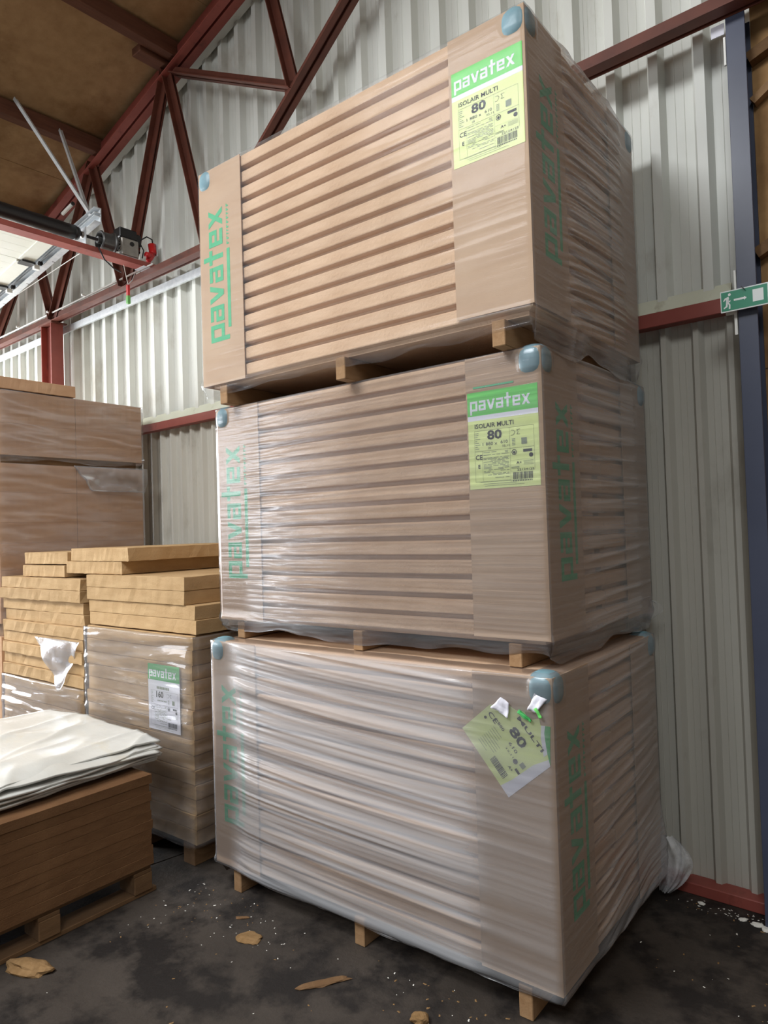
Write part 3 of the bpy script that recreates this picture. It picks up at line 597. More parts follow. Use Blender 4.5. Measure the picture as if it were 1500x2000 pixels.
def film_shell(parent, L, W, H, mat, folds, d0=0.010, skirt=(0.05, 0.06, 0.05, 0.05), top_in=0.10, rows=230, ncol=(180, 110, 10, 24), seed=1, guards=None, name='stretch_film', topsag=0.0):
    """film wound round a box [-L,0]x[0,W]x[0,H]; folds(face,u,v) gives the outward lift in metres"""
    # perimeter points, counter-clockwise from the left front corner: front, right, back, left
    per = []
    def side(i, p0, p1, nrm, n):
        for k in range(n):
            t = k / n; per.append((p0[0] + (p1[0] - p0[0]) * t, p0[1] + (p1[1] - p0[1]) * t, nrm[0], nrm[1], i, math.hypot(p1[0] - p0[0], p1[1] - p0[1]) * t))
    side(0, (-L, 0), (0, 0), (0, -1), ncol[0]); side(1, (0, 0), (0, W), (1, 0), ncol[1]); side(2, (0, W), (-L, W), (0, 1), ncol[2]); side(3, (-L, W), (-L, 0), (-1, 0), ncol[3])
    per = np.array(per); n = len(per); px, py, nx, ny, fi, u = per.T; fi = fi.astype(int)
    # corner normals blended
    starts = np.cumsum([0] + list(ncol))[:-1]
    for k, s_ in enumerate(starts):
        pn = ((0, -1), (1, 0), (0, 1), (-1, 0)); a = pn[k - 1]; b = pn[k]; nx[s_] = (a[0] + b[0]); ny[s_] = (a[1] + b[1])
    lens = np.array([L, W, L, W])
    sk = np.array(skirt)[fi] * (0.55 + 0.9 * vn(np.arange(n) * 0.06, 0 * px, seed + 9)) 
    V = []; FO = []
    vrow = np.concatenate([np.linspace(-1, 0, 14, endpoint=False), np.linspace(0, 1, rows)])
    for t in vrow:
        z = sk * t if t < 0 else t * H + 0 * px
        zc = np.maximum(z, 0)
        d = d0 + 0 * px
        for f in range(2):
            m_ = fi == f
            d[m_] += folds(f, u[m_], zc[m_])
        # folds die out at the edges of the box
        edge = np.minimum(1, np.minimum(u, lens[fi] - u) / 0.02)
        d = d0 + (d - d0) * np.clip(edge, 0.15, 1)
        FO.append(np.clip((d - d0) / 0.011, 0, 1))
        if t < 0: d = d - 0.02 * (-t) ** 1.2 + 0.012 * (vn(np.arange(n) * 0.11, 0 * px + t * 4, seed + 4) - .5) * (-t)
        lip = 0.006 * np.exp(-((zc - 0.015) / 0.02) ** 2)
        d = d + lip
        z = z - topsag * np.maximum(0, t) ** 30 * np.sin(np.pi * np.clip(u / lens[fi], 0, 1))
        V.append(np.stack([px + nx * d, py + ny * d, z], 1))
    zt = H + 0.002
    for k, a in enumerate((0.01, 0.04, top_in)):
        aa = a * (1 if k < 2 else 1) * (0.7 + 0.6 * vn(np.arange(n) * .08, 0 * px, seed + 2)) if k == 2 else a + 0 * px
        x = np.clip(px - nx * aa, -L + min(a, .6), -min(a, .6)); yv = np.clip(py - ny * aa, min(a, .5), W - min(a, .5))
        V.append(np.stack([x, yv, 0 * px + zt - 0.001 + 0.0015 * vn(np.arange(n) * .2, 0 * px + k, seed)], 1))
    FO += [np.zeros(n)] * 3
    V = np.array(V)
    if guards:
        for (cx, cy, cz, r) in guards:
            dx = (V[..., 0] - cx) / (r + 0.004); dy = (V[..., 1] - cy) / (r + 0.004); dz = (V[..., 2] - cz) / (r + 0.004)
            q = (np.abs(dx) ** 3.4 + np.abs(dy) ** 3.4 + np.abs(dz) ** 3.4) ** (1 / 3.4)
            s_ = np.where(q < 1, 1 / np.maximum(q, .3), 1.0)
            V[..., 0] = np.where(q < 1, cx + (V[..., 0] - cx) * s_, V[..., 0]); V[..., 1] = np.where(q < 1, cy + (V[..., 1] - cy) * s_, V[..., 1]); V[..., 2] = np.where(q < 1, cz + (V[..., 2] - cz) * s_, V[..., 2])
    nr = V.shape[0]
    idx = np.arange(nr * n).reshape(nr, n); nxt = np.roll(idx, -1, 1)
    F = np.stack([idx[:-1], nxt[:-1], nxt[1:], idx[1:]], -1).reshape(-1, 4)
    me = bpy.data.meshes.new(name); me.vertices.add(nr * n); me.vertices.foreach_set('co', V.reshape(-1))
    me.loops.add(F.size); me.loops.foreach_set('vertex_index', F.reshape(-1).astype(np.int32)); me.polygons.add(len(F))
    me.polygons.foreach_set('loop_start', np.arange(0, F.size, 4, dtype=np.int32)); me.polygons.foreach_set('use_smooth', np.ones(len(F), bool)); me.update()
    mats = mat if isinstance(mat, (list, tuple)) else [mat]
    for m_ in mats: me.materials.append(m_)
    if len(mats) > 1:
        mi = np.tile((fi == 1).astype(np.int32), nr - 1); me.polygons.foreach_set('material_index', mi)
    me.attributes.new('fold', 'FLOAT', 'POINT').data.foreach_set('value', np.array(FO).reshape(-1).astype(np.float32))
    return link(name, me, None, parent)

def ridge(a, b, fa, fb, seed, sharp=2.0):
    """long folds: fast across b, slow along a"""
    n1 = vn(a * fa, b * fb, seed); n2 = vn(a * fa * 2.1, b * fb * 2.3, seed + 3)
    r = 1 - np.abs(2 * (0.7 * n1 + 0.3 * n2) - 1); return np.clip(r, 0, 1) ** sharp

BL, BW = 1.892, 0.576
def wrapped_load(loc, rz, H, gap, label, film, folds, skirt, seed, near_bottom, torn=False, topsag=0.0):
    L, W = 1.90, 1.16
    root = thing('wrapped_pallet_load', label, 'pallet load'); place(root, loc, rz); root['group'] = 'three tall stacked wrapped loads of fibre boards'
    nl = 14; bh = H / nl
    bm_ = board_mesh('board', BL, BW, bh - 0.0004)
    rnd = random.Random(seed)
    for k in range(nl):
        for r in (0, 1):
            o = link('board', bm_, None, root); o.location = (-0.004 + rnd.uniform(-.003, .003), 0.003 + r * (BW + 0.0015) + (rnd.uniform(-.002, .002) if r == 0 else 0.002), k * bh)
    for x in (-0.15, -0.95, -1.76):
        MB().box(x - 0.028, x + 0.028, 0.004, W - 0.01, -gap + 0.003 * (gap < 0.11), -0.0005).build('bearer', M['timber'], root, bevel=0.003)
    cw = 0.325
    # corner covers: folded cardboard sheets
    def cover(cx, cy, sx_, sy_, zb):
        mb = MB(); a, t = 0.0035, 0.0035
        pts = [(-cw, -a), (a, -a), (a, cw), (a + t, cw), (a + t, -a - t), (-cw, -a - t)]
        pts = [(cx + sx_ * p, cy + sy_ * q) for p, q in pts]
        mb.rings([[(p, q, zb) for p, q in pts], [(p, q, H - 0.002) for p, q in pts]]); return mb.build('corner_cover', M['card'], root)
    near = cover(0, 0, 1, 1, near_bottom); left = cover(-L, 0, -1, 1, 0.004); cover(0, W, 1, -1, 0.006); cover(-L, W, -1, -1, 0.006)
    lo = link('printed_logo', LOGO, None, left); lo.location = (-L + 0.178, -0.0076, 0.225)
    lo2 = link('printed_logo', LOGO, None, near); lo2.location = (0.0076, 0.215, 0.235); lo2.rotation_euler = (0, 0, math.pi / 2)
    # foam guards on the top corners
    gr = 0.060; gs = []
    for gx, gy in ((-0.042, 0.042), (-L + 0.042, 0.042), (-0.042, W - 0.042), (-L + 0.042, W - 0.042)):
        superell(gx, gy, H - 0.050, gr, gr, gr + .006, 0.72).build('corner_guard', M['foam'], root, smooth=True); gs.append((gx, gy, H - 0.050, gr))
    film_shell(root, L, W, H, film, folds, skirt=skirt, seed=seed, guards=gs, topsag=topsag)
    return root, near

def folds_top(f, u, v):
    if f == 0:
        near = np.exp(-((u - 0.34) / 0.22) ** 2)
        return 0.0022 * ridge(u, v + .02 * u, 2.2, 70, 11, 2) * (0.12 + near) + 0.0015 * ridge(u, v, .8, 20, 12, 3)
    t = sstep(0.24, 0.36, u) * (1 - 0.8 * sstep(0.90, 1.02, u))
    vv = v - 0.16 * u + 0.07 * u * u
    return (0.012 * ridge(u, vv, .5, 34, 21, 2.0) + 0.007 * ridge(u, vv, .8, 74, 22, 1.8)) * (0.05 + t)
def folds_mid(f, u, v):
    if f == 0:
        near = np.exp(-((u - 0.42) / 0.34) ** 2); low = 1 - 0.7 * sstep(.55, 1.05, v)
        return (0.006 * ridge(u, v - .05 * u * (v - .5), 1.8, 40, 31, 2.0) * (0.10 + near * low) + 0.004 * ridge(u, v, 3, 85, 32, 2.0) * near * low) * sstep(.16, .27, u) + 0.0012 * ridge(u, v, 1, 40, 33)
    t = sstep(0.20, 0.42, u) * (1 - 0.6 * sstep(0.95, 1.05, u))
    return (0.009 * ridge(u, v - .05 * u, .45, 17, 41, 2.0) + 0.003 * ridge(u, v, 1.0, 46, 42, 2)) * (0.10 + t)
def folds_low(f, u, v):
    if f == 0:
        vv = v + 0.09 * u * (0.4 + 0.6 * v / 1.15) + .012 * np.sin(u * 2.3)
        t = sstep(0.08, 0.30, u) * (1 - 0.80 * sstep(1.46, 1.66, u)) * (0.55 + 0.6 * vn(u * 1.2, v * 2, 5))
        fine = np.exp(-((u - .28) / .3) ** 2)
        return (0.017 * ridge(u, vv, .22, 14, 51, 2.0) + 0.006 * ridge(u, vv, .5, 33, 52, 1.8) + 0.006 * ridge(u, vv, 1.0, 48, 53, 1.6) * fine) * (0.05 + t)
    t = sstep(0.25, 0.45, u) * (1 - 0.6 * sstep(0.95, 1.1, u))
    vv = v - (0.02 + 0.20 * (1 - v / 1.15)) * u
    return (0.011 * ridge(u, vv, .4, 17, 61, 1.8) + 0.004 * ridge(u, vv, .9, 42, 62, 1.6)) * (0.08 + t) + 0.03 * np.exp(-((v - .12) / .16) ** 2) * sstep(.9, 1.16, u)

def put_label(parent, loc, rz, **kw): 
    sh = label_sheet(parent, **kw); sh.location = loc; sh.rotation_euler = rz; return sh

top, nearc = wrapped_load((-0.0125, -0.0024, 2.6012), -0.0019, 1.1476, 0.103, 'topmost film-wrapped pallet load, crisp label on its near corner', (M['film_clear'], M['film_clear_side']), folds_top, (0.045, 0.10, 0.05, 0.06), 11, 0.03)
put_label(top, (-0.3125, -0.0085, 0.628), (0, 0, 0), paper=M['paper_y'], header=M['green'], size=(LW_, LH_))
mid, nearc = wrapped_load((-0.0367, 0.0856, 1.3634), -0.0073, 1.1353, 0.0936, 'middle film-wrapped pallet load between the topmost and lowest ones', (M['film_mid'], M['film_mid_side']), folds_mid, (0.05, 0.06, 0.05, 0.06), 12, 0.02)
put_label(mid, (-0.3185, -0.0085, 0.606), (0, 0.0, 0), paper=M['paper_y'], header=M['green'], size=(LW_, LH_ + 0.01))
low, nearc = wrapped_load((0, 0, 0.12), 0.0, 1.1496, 0.12, 'lowest film-wrapped pallet load on the floor with a torn crooked label', (M['film_milky'], M['film_milky_side']), folds_low, (0.018, 0.018, 0.05, 0.05), 13, 0.02, topsag=0.012)
for r_ in (top, mid, low): r_.pop('group') if 'group' in r_.keys() else None
# green pen line above the middle label
MB().bar((-0.29, -0.0092, 1.012), (-0.11, -0.0092, 1.012), 0.0006, 0.007, (0, 1, 0)).build('green_stroke', M['ink_green'], mid)

# torn, crooked label on the lowest load (in its own plane: a to the right of the print, b up the print)
tl = MB()
poly = [(0, 0), (.10, 0), (.20, 0), (.30, 0), (.30, .10), (.30, .225), (.25, .27), (.195, .322), (.17, .292), (.15, .305), (.13, .262), (.10, .272), (.075, .245), (.045, .232), (.03, .19), (.0, .168)]
tl.poly(poly, 0.0, 0.0008); tlab = tl.build('label_sheet', M['paper_y'], low)
tlab['label'] = 'crumpled yellow label torn at its top'
ang = math.atan2(-0.232, 0.196)
tlab.location = (-0.377, -0.0084, 0.916); tlab.rotation_euler = (0, -ang, 0)
MB().poly([(.25, 0), (.30, 0), (.30, .225), (.28, .24), (.262, .17), (.258, .06)], -0.0004).build('bare_margin', M['paper_w'], tlab)
MB().poly([(.262, .245), (.30, .2255), (.25, .27), (.195, .322), (.182, .306), (.20, .285), (.225, .268)], -0.0005).build('green_header', M['green_d'], tlab)
MB().poly([(.243, .238), (.262, .225), (.262, .245), (.225, .268), (.20, .285), (.182, .306), (.172, .294), (.205, .262)], -0.0005).build('white_stripe', M['paper_w'], tlab)
mb = MB(); y = -0.0011
put_text(mb, 'MULTI', .10, .245, .228, .016, y, .02); put_text(mb, '80', .115, .195, .165, .040, y, .03); put_text(mb, '1 880', .055, .105, .145, .012, y); put_text(mb, '610', .150, .195, .135, .013, y)
put_text(mb, 'CE', .02, .068, .135, .020, y, .01); put_text(mb, 'A+', .212, .235, .075, .010, y, .02); put_text(mb, '32,11', .155, .20, .112, .008, y)
rnd = random.Random(4); u = .155
while u < .235:
    bw = rnd.choice((.0015, .002, .0035)); mb.rect(u, u + bw, .025, .055, y); u += bw + rnd.choice((.0015, .002, .003))
for cx, cz, r in ((.215, .115, .010), (.025, .118, .006)): mb.add([(cx + r * math.cos(t), y, cz + r * math.sin(t)) for t in [2 * math.pi * k / 14 for k in range(14)]], [tuple(range(14))])
mb.rect(.235, .258, .092, .102, y); mb.build('black_print', M['ink'], tlab)
mb = MB()
for i in range(9): mb.rect(.07, .07 + rnd.uniform(.04, .08), .125 - i * .011, .1235 - i * .011, -.0009)
mb.rect(.232, .252, .12, .14, -.0009); mb.build('fine_print', M['ink_grey'], tlab)['kind'] = 'stuff'
# curled torn scraps of the label
def crumple(name, mat, parent, w, h, nx_, nz_, amp, seed, loc, rot=(0, 0, 0), outline=None, thick=0.0007):
    mb = MB(); vs = []; 
    for j in range(nz_ + 1):
        for i in range(nx_ + 1):
            a, b = i / nx_, j / nz_
            if outline: a0, a1 = outline(b); a = a0 + (a1 - a0) * a
            yy = amp * (float(vn(a * 3.1, b * 3.7, seed)) - .5) * 2 + amp * .6 * (float(vn(a * 7.3, b * 8.1, seed + 5)) - .5)
            vs.append((a * w, yy, b * h))
    fs = [(j * (nx_ + 1) + i, j * (nx_ + 1) + i + 1, (j + 1) * (nx_ + 1) + i + 1, (j + 1) * (nx_ + 1) + i) for j in range(nz_) for i in range(nx_)]
    mb.add(vs, fs); o = mb.build(name, mat, parent, smooth=True, fix=False)
    so = o.modifiers.new('thickness', 'SOLIDIFY'); so.thickness = thick; so.offset = 0
    o.location = loc; o.rotation_euler = rot; return o
crumple('torn_paper', M['paper_w'], low, 0.075, 0.055, 8, 6, 0.010, 3, (-0.235, -0.024, 1.02), (0, 0.5, 0), lambda b: (0.0 + .2 * b, 1 - .3 * b))
crumple('torn_paper', M['paper_w'], low, 0.06, 0.065, 8, 6, 0.008, 6, (-0.085, -0.022, 1.03), (0, 0.3, 0), lambda b: (.1 * b, .55 + .45 * b))
crumple('torn_paper', M['green_d'], low, 0.060, 0.016, 8, 5, 0.006, 8, (-0.130, -0.020, 1.012), (0, 0.55, 0))
crumple('torn_paper', M['green'], low, 0.04, 0.012, 6, 4, 0.005, 9, (-0.06, -0.026, 1.035), (0, 1.0, 0))

# loose film at the bottom of the loads
def blob_sheet(name, mat, parent, outline, depth, seed, loc, rot, nx_=26, nz_=26, amp=0.03):
    """a gathered piece of film: rows between two outline curves, pleated"""
    mb = MB(); vs = []
    for j in range(nz_ + 1):
        b = j / nz_; a0, a1, z = outline(b)
        for i in range(nx_ + 1):
            a = i / nx_; x = a0 + (a1 - a0) * a
            yy = depth * math.sin(math.pi * a) * math.sin(math.pi * min(1, b + .1)) + amp * (float(vn(a * 5, b * 2.2, seed)) - .5) + amp * .5 * (float(vn(a * 13, b * 4, seed + 2)) - .5)
            vs.append((x, yy, z + amp * .4 * (float(vn(a * 9, b * 3, seed + 7)) - .5)))
    fs = [(j * (nx_ + 1) + i, j * (nx_ + 1) + i + 1, (j + 1) * (nx_ + 1) + i + 1, (j + 1) * (nx_ + 1) + i) for j in range(nz_) for i in range(nx_)]
    mb.add(vs, fs); o = mb.build(name, mat, parent, smooth=True, fix=False); o.location = loc; o.rotation_euler = rot; return o
o = blob_sheet('film_tail', M['film_scrap'], low, lambda b: (-0.005 + .01 * b, 0.02 + 0.13 * math.sin(math.pi * (b * .86 + .04)) ** .8, -0.115 + 0.27 * b), -0.03, 5, (0.0, 1.135, 0.03), (0, 0, 0.35), amp=.05)
o = blob_sheet('film_tail', M['film_loose'], mid, lambda b: (0.0, 0.02 + 0.06 * math.sin(math.pi * b), -0.01 + 0.10 * b), -0.012, 8, (0.0, 1.11, -0.02), (0, 0, 0.4), 14, 12, .03)

# ------------------------------------------------------------------ left-hand goods
def slab_mesh(name, x0, x1, y0, y1, h, mat, bev=0.004, rough=0.004, seed=0):
    """a fibre board with slightly ragged edges"""
    rnd = random.Random(seed); n = 20; mb = MB()
    def ring(z, ins):
        pts = []
        for i in range(n): pts.append((x0 + (x1 - x0) * i / n, y0 + ins))
        for i in range(n): pts.append((x1 - ins, y0 + (y1 - y0) * i / n))
        for i in range(n): pts.append((x1 - (x1 - x0) * i / n, y1 - ins))
        for i in range(n): pts.append((x0 + ins, y1 - (y1 - y0) * i / n))
        return [(x + rnd.uniform(-rough, rough), y + rnd.uniform(-rough, rough), z) for x, y in pts]
    mb.rings([ring(0, bev), ring(bev, 0), ring(h - bev, 0), ring(h, bev)])
    me = bpy.data.meshes.new(name); me.from_pydata(mb.v, [], mb.f)
    bm = bmesh.new(); bm.from_mesh(me); bmesh.ops.recalc_face_normals(bm, faces=bm.faces); bm.to_mesh(me); bm.free()
    me.materials.append(mat); return me

def low_folds(seed, amp=0.006):
    def f(face, u, v):
        return amp * ridge(u, v + .06 * u, .9, 11, seed, 2.2) + amp * .35 * ridge(u, v - .05 * u, 2.2, 34, seed + 1, 1.6)
    return f

# --- right half of the opened stack: wrapped below, loose boards above
bR = thing('wrapped_board_stack', 'film-wrapped stack of thick boards with white label beside the tall loads', 'pallet load'); place(bR, (-2.12, 0.03, 0.125), 0.0)
BRL, BRW, BRH = 1.105, 1.15, 1.142
rnd = random.Random(21)
for k in range(14):
    h = BRH / 14; me = slab_mesh('board', -BRL + 0.006, -0.006, 0.006, BRW - 0.006, h - 0.001, M['fibre_y'], 0.004, 0.0022, 300 + k)
    o = link('board', me, None, bR); o.location = (rnd.uniform(-.007, .004), rnd.uniform(-.004, .006), k * h)
for x in (-0.10, -0.55, -1.0): MB().box(x - 0.05, x + 0.05, 0.02, BRW - 0.02, -0.125, -0.0005).build('bearer', M['timber_d'], bR, bevel=0.003)
film_shell(bR, BRL, BRW, BRH - 0.005, M['film_b'], low_folds(71, 0.018), d0=0.009, skirt=(0.02, 0.02, 0.02, 0.02), rows=120, ncol=(90, 40, 8, 16), seed=5, top_in=0.05)
sh = label_sheet(bR, paper=M['paper_w'], header=M['green_d'], size=(0.30, 0.375), product=None, number='160'); sh.location = (-0.415, -0.0055, 0.588)
names4 = ['lowest of the four loose boards on the wrapped stack with white label', 'second of four loose boards above the white label, counted from the film', 'third of four loose boards above the white label, counted from the film', 'uppermost of the four loose boards above the white label']
for k, (x1, x0) in enumerate(((-2.105, -3.20), (-2.112, -3.205), (-2.19, -3.21), (-2.185, -3.21))):
    me = slab_mesh('loose_board', 0, x1 - x0, 0, 1.13, 0.0785, M['fibre_y'], 0.003, 0.0022, 330 + k); o = link('loose_board', me, None); o.location = (x0, 0.035 + (0.012 if k < 2 else 0.0), 1.2745 + k * 0.0795)
    tag(o, names4[k], 'board')
# --- left half
bL = thing('wrapped_board_stack', 'film-wrapped lower part of the opened stack at the left edge', 'pallet load'); place(bL, (-3.282, 0.035, 0.125), 0.0)
BLL, BLH = 1.135, 0.72
for k in range(9):
    h = BLH / 9; me = slab_mesh('board', -BLL + 0.006, -0.006, 0.006, 1.14, h - 0.001, M['fibre_y'], 0.004, 0.0022, 360 + k)
    o = link('board', me, None, bL); o.location = (rnd.uniform(-.004, .004), rnd.uniform(-.004, .004), k * h)
for x in (-0.10, -0.55, -1.0): MB().box(x - 0.05, x + 0.05, 0.02, 1.12, -0.125, -0.0005).build('bearer', M['timber_d'], bL, bevel=0.003)
film_shell(bL, BLL, 1.15, BLH - 0.005, M['film_b'], low_folds(77, 0.018), d0=0.009, skirt=(0.02, 0.02, 0.02, 0.02), rows=80, ncol=(80, 20, 8, 16), seed=6, top_in=0.05)
ords = ['first', 'second', 'third', 'fourth', 'fifth', 'sixth', 'seventh', 'eighth', 'ninth', 'tenth', 'eleventh', 'twelfth']
offs = [(0.0, 0.0), (-.012, .016), (.005, -.006), (-.02, .014), (.004, .0), (-.016, .03), (-.028, .022), (-.015, -.006), (-.02, .004)]
for k in range(9):
    h = 0.0793; me = slab_mesh('loose_board', 0, 1.13, 0, 1.12, h - 0.001, M['fibre_y'], 0.004, 0.0038, 380 + k); o = link('loose_board', me, None)
    o.location = (-4.395 + offs[k][0], 0.028 + offs[k][1], 0.8475 + k * h); o.rotation_euler = (0, 0, rnd.uniform(-.006, .006))
    tag(o, f'loose ragged-edged board at the left edge, {ords[8 - k]} one down in its pile', 'board')
def tri_out(b): return (0.55 * (1 - b) ** 1.2 - .02, 0.62 + .38 * b)
o = crumple('film_flap', M['film_loose'], bL, 0.58, 0.34, 16, 16, 0.020, 31, (-0.56, -0.035, 0.69), (0, 0, 0.02), lambda b: (0.53 - 0.53 * b, 0.56 + 0.44 * b), 0.0006)
# --- four pieces lying across the top
for (x0, x1, y_, z_, h, lab, rz) in ((-4.13, -3.535, 0.06, 1.5655, 0.0805, 'yellow board piece, lower left of the four crosswise on top', 0.0), (-3.505, -2.845, 0.06, 1.5945, 0.080, 'yellow board piece, lower right of the four crosswise on top', 0.0),
                                     (-4.11, -3.515, 0.065, 1.6535, 0.083, 'yellow board piece, upper left of the four crosswise on top', 0.008), (-3.44, -2.76, 0.06, 1.676, 0.084, 'yellow board piece, upper right of the four crosswise on top', -0.01)):
    me = slab_mesh('board_piece', 0, x1 - x0, 0, 1.10, h, M['fibre_y'], 0.003, 0.0024, int(x1 * -1000)); o = link('board_piece', me, None); o.location = (x0, y_, z_); o.rotation_euler = (0, 0, rz)
    tag(o, lab, 'board')
# --- far left tall stack
AX = -4.465; AY0, AY1, AYM = 0.045, 1.285, 0.665
def far_load(label, zs, filmed, gap, seed, mat='fibre_w'):
    z0 = zs[0]; root = thing('brown_board_load', label, 'pallet load'); place(root, (AX, AY0, z0), 0.0)
    for k in range(len(zs) - 1):
        for (ya, yb) in ((0.004, AYM - AY0 - 0.002), (AYM - AY0 + 0.002, AY1 - AY0 - 0.004)):
            me = slab_mesh('board', -1.09, -0.004, ya, yb, zs[k + 1] - zs[k] - 0.0006, M[mat], 0.0012, 0.0006, seed + k); o = link('board', me, None, root); o.location = (0, 0, zs[k] - z0)
    for x in (-0.08, -0.55, -1.02): MB().box(x - 0.05, x + 0.05, 0.03, AY1 - AY0 - 0.05, -gap, -0.0005).build('bearer', M['timber_d'], root)
    if filmed:
        def ff(face, u, v): return 0.009 * ridge(u, v + .10 * u, 1.6, 13, seed, 3) + 0.004 * ridge(u, v - .06 * u, 2, 34, seed + 1, 2.5)
        film_shell(root, 1.10, AY1 - AY0, zs[-1] - z0, M['film_brown'], ff, d0=0.008, skirt=(0.03, 0.04, 0.03, 0.03), rows=90, ncol=(12, 110, 8, 8), seed=seed, top_in=0.06)
    return root
a3 = far_load('bottom brown board load of the far left tower, mostly hidden', [0.12, 0.34, 0.56, 0.78, 1.0, 1.10], False, 0.12, 410)
a2 = far_load('lower visible brown wrapped load of the far left tower with loose film', [1.20, 1.40, 1.60, 1.805, 1.966, 2.20, 2.424], True, 0.0995, 420)
a1 = far_load('upper brown wrapped load of the far left tower against the bright wall', [2.488, 2.735, 2.988], True, 0.0635, 430)
me = slab_mesh('top_board', -1.05, 0, 0, AYM - AY0 + .004, 0.092, M['fibre_w'], 0.003, 0.002, 440); o = link('top_board', me, None); o.location = (AX, AY0, 2.998); tag(o, 'single brown board lying on the top of the far left tower', 'board')
crumple('film_flap', M['film_loose'], a2, 0.62, 0.21, 20, 10, 0.022, 41, (0.035, 0.60, 1.02), (0, 0, math.pi / 2), lambda b: (0.22 * (1 - b) - .02, 1.05), 0.0006)

# --- low stack of brown boards on a pallet with white plastic sheets
CX, CY = -2.115, -0.25
cz = 0.148; ths = [0.050, 0.046, 0.034, 0.048, 0.046, 0.050, 0.046, 0.046, 0.044, 0.046]
for k, h in enumerate(ths):
    dy = [0.006, 0.004, -.004, -.002, .006, 0, -.006, 0, -.01, .004][k]
    me = slab_mesh('brown_board', -1.20, 0, -1.45, 0, h - 0.0006, M['fibre_b'], 0.0012, 0.0008, 460 + k); o = link('brown_board', me, None); o.location = (CX + [0.002, .001, 0, 0, .001, 0, 0, .001, 0, .004][k], CY + dy, cz); cz += h
    tag(o, f'bare brown board under the white sheets, {ords[9 - k]} from the top of its stack', 'board')
CTOP = cz
pal = thing('timber_pallet', 'dark timber pallet under the low stack of brown boards', 'pallet'); place(pal, (CX, CY, 0), 0.0)
for y_ in (-0.05, -0.53, -1.02, -1.40):
    for x_ in (-0.075, -0.60, -1.12): MB().box(x_ - 0.07, x_ + 0.07, y_ - 0.05, y_ + 0.05, 0.022, 0.108).build('block', M['timber_d'], pal, bevel=0.003)
for x_ in (-0.075, -0.60, -1.12): MB().box(x_ - 0.06, x_ + 0.06, -1.46, 0.03, 0.0, 0.0215).build('bottom_board', M['timber_d'], pal, bevel=0.002)
for y_ in (-0.05, -0.53, -1.02, -1.40): MB().box(-1.2, -0.01, y_ - 0.05, y_ + 0.05, 0.1085, 0.1255).build('cross_board', M['timber_d'], pal, bevel=0.002)
for x_ in (-0.075, -0.33, -0.60, -0.86, -1.12): MB().box(x_ - 0.06, x_ + 0.06, -1.45, -0.002, 0.126, 0.1475).build('deck_board', M['timber_d'], pal, bevel=0.002)

sheets = thing('plastic_sheet_bundle', 'bundle of folded white plastic sheets on the brown board stack', 'plastic sheets'); place(sheets, (0, 0, CTOP + 0.004), 0.0)
NSH = 9
def sheet(k, x0, x1, y0, y1, z, seed, t):
    nx_, ny_ = 90, 80
    A_, B_ = np.meshgrid(np.linspace(0, 1, nx_ + 1), np.linspace(0, 1, ny_ + 1))
    A_ = 1 - (1 - A_) ** 1.6
    x = x0 + (x1 - x0) * A_; y = y0 + (y1 - y0) * B_
    x = x + (0.05 * (vn(B_ * 4, A_ * .3, seed) - .5) + 0.018 * (vn(B_ * 17, A_, seed + 1) - .5) * A_ ** 8) * A_ ** 2 - .02 * B_ * A_
    y = y + (0.06 * (vn(A_ * 3, B_ * .3, seed + 2) - .5) + 0.02 * (vn(A_ * 15, B_, seed + 3) - .5) * B_ ** 8) * B_ ** 2
    topk = k / (NSH - 1)
    zz = z + 0.007 * vn(A_ * 3.1, B_ * 3.4, seed + 4) + 0.006 * vn(A_ * 2, B_ * 9, seed + 5) * A_
    if k >= NSH - 2:      # the top sheets: flat with sharp creases and a folded-over edge
        zz = z + 0.004 + 0.016 * ridge(A_ + B_ * .3, B_, 2.0, 3.1, 77, 6) + 0.012 * ridge(B_, A_ * 1.0 + B_ * .5, 1.2, 3.7, 91, 8) + .010 * np.abs(vn(A_ * 5, B_ * 5, 14) - .5)
        zz += 0.004 * (k - NSH + 2)
    edge = np.clip((A_ - .90) / .10, 0, 1); wave = vn(B_ * 6, 0 * A_ + k * .37, seed + 6)
    zz = zz - edge ** 1.5 * (0.004 + 0.030 * wave * topk)
    efar = np.clip((B_ - .93) / .07, 0, 1); zz = zz - efar ** 1.5 * .018 * vn(A_ * 5, 0 * A_ + k, seed + 8) * topk
    zz = np.maximum(zz, 0.002 + k * .0065)
    vs = np.stack([x, y, zz], -1).reshape(-1, 3).tolist(); w = nx_ + 1
    fs = [(j * w + i, j * w + i + 1, (j + 1) * w + i + 1, (j + 1) * w + i) for j in range(ny_) for i in range(nx_)]
    mb = MB().add(vs, fs); o = mb.build('sheet', M['sheet'], sheets, smooth=True, fix=False); so = o.modifiers.new('thickness', 'SOLIDIFY'); so.thickness = t; so.offset = 1
for k in range(NSH):
    r5 = random.Random(50 + k)
    sheet(k, -3.42 + r5.uniform(-.03, .03), -2.205 + r5.uniform(-.03, .03), -1.55, -0.115 + r5.uniform(-.035, .03), 0.010 + k * 0.0125, 500 + 7 * k, 0.0105)

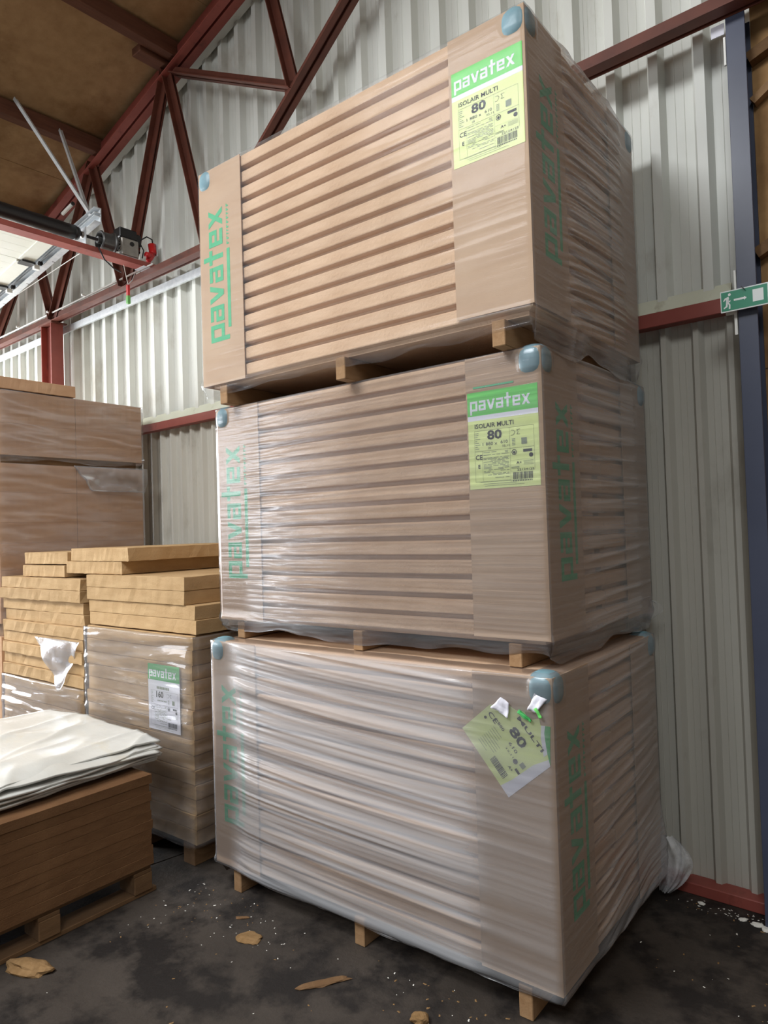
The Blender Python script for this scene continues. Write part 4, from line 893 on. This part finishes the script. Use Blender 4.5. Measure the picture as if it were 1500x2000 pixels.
# ------------------------------------------------------------------ things on the floor
def chunk(name, loc, sx_, sy_, sz_, seed, mat, label, rz=0.0, cat='debris'):
    rnd_ = random.Random(seed); bm = bmesh.new(); bmesh.ops.create_icosphere(bm, subdivisions=3, radius=1)
    for v in bm.verts:
        n = 0.75 + 0.5 * float(vn(v.co.x * 1.7 + 3, v.co.y * 1.7 + v.co.z * 1.3, seed)) + .18 * (float(vn(v.co.x * 5, v.co.y * 5 + v.co.z * 4, seed + 1)) - .5)
        v.co = Vector((v.co.x * n * sx_, v.co.y * n * sy_, max(v.co.z * n * sz_, -sz_ * .35)))
    me = bpy.data.meshes.new(name); bm.to_mesh(me); bm.free(); me.materials.append(mat)
    o = link(name, me, None); o.location = (loc[0], loc[1], sz_ * .35); o.rotation_euler = (0, 0, rz); return tag(o, label, cat)
chunk('fibre_chunk', (-2.0, -0.93), 0.105, 0.05, 0.030, 1, M['crumb_t'], 'large torn fibreboard chunk on the floor in front of the low stack', 0.35)
chunk('fibre_chunk', (-1.395, -0.24), 0.062, 0.045, 0.012, 2, M['crumb_t'], 'flat brown fibre chunk on the floor in front of the lowest load', 0.2)
chunk('fibre_chunk', (-0.46, -0.235), 0.034, 0.026, 0.022, 3, M['crumb_t'], 'small brown chunk at the bottom edge of the photo', 0.5)
chunk('wood_splinter', (-0.90, -0.27), 0.105, 0.022, 0.010, 4, M['timber_d'], 'greyish splinter of wood lying on the floor beside white crumbs', 0.95)
chunk('wood_splinter', (-1.55, -0.145), 0.035, 0.012, 0.006, 5, M['timber_d'], 'small splinter on the floor near the left pallet bearer', 0.6)
def crumbs(name, mat, n, seed, areas, label, cat, smin, smax):
    rnd_ = random.Random(seed); mb = MB()
    for _ in range(n):
        cx, cy, rx, ry = rnd_.choice(areas); x = rnd_.gauss(cx, rx); y = rnd_.gauss(cy, ry)
        if x > -1.93 and x < 0.02 and 0.0 < y < 1.2: continue
        if y > 1.25 - 0.037 * x: continue
        if x < -2.03 and y > -1.75: continue
        s = rnd_.uniform(smin, smax); a = rnd_.uniform(0, 6.28); h = s * rnd_.uniform(.3, .8)
        ca, sa = math.cos(a), math.sin(a); l = s * rnd_.uniform(1, 2.4)
        base = [(-l, -s), (l, -s * .6), (l * .8, s), (-l * .7, s * .8)]
        vs = [(x + ca * p - sa * q, y + sa * p + ca * q, 0.0003) for p, q in base] + [(x + rnd_.uniform(-.4, .4) * s, y + rnd_.uniform(-.4, .4) * s, h)]
        mb.add(vs, [(0, 1, 4), (1, 2, 4), (2, 3, 4), (3, 0, 4), (3, 2, 1, 0)])
    o = mb.build(name, mat); o['kind'] = 'stuff'; return tag(o, label, cat)
crumbs('white_crumbs', M['crumb_w'], 190, 3, [(-0.9, -0.45, .6, .35), (-1.45, -0.2, .2, .1), (0.5, 0.7, .35, .35), (0.45, 1.17, .14, .035), (0.2, 1.18, .12, .03), (-0.3, -0.2, .25, .1), (-1.9, -.2, .08, .2)], 'white crumbs and flakes scattered over the dark concrete floor', 'crumbs', .0012, .0036)
crumbs('fibre_crumbs', M['crumb_t'], 200, 4, [(-1.0, -0.5, .6, .4), (-0.35, -0.15, .2, .1), (0.45, 1.17, .15, .035), (0.3, 0.8, .4, .4), (-1.7, -.2, .15, .15)], 'small tan fibre crumbs scattered over the dark concrete floor', 'crumbs', .0015, .0045)
for i, (x, y_, s) in enumerate(((0.42, 1.135, .018), (0.36, 1.15, .014), (0.455, 1.12, .016), (0.17, 1.19, .012))):
    chunk('white_flake', (x, y_), s * 1.5, s, s * .5, 20 + i, M['crumb_w'], ['white plaster flake against the red base strip, nearest the stack of three', 'white plaster flake beside the red base strip, middle one', 'white plaster flake at the right edge by the red base strip', 'white flake on the floor next to the crumpled film'][i], i * .9)
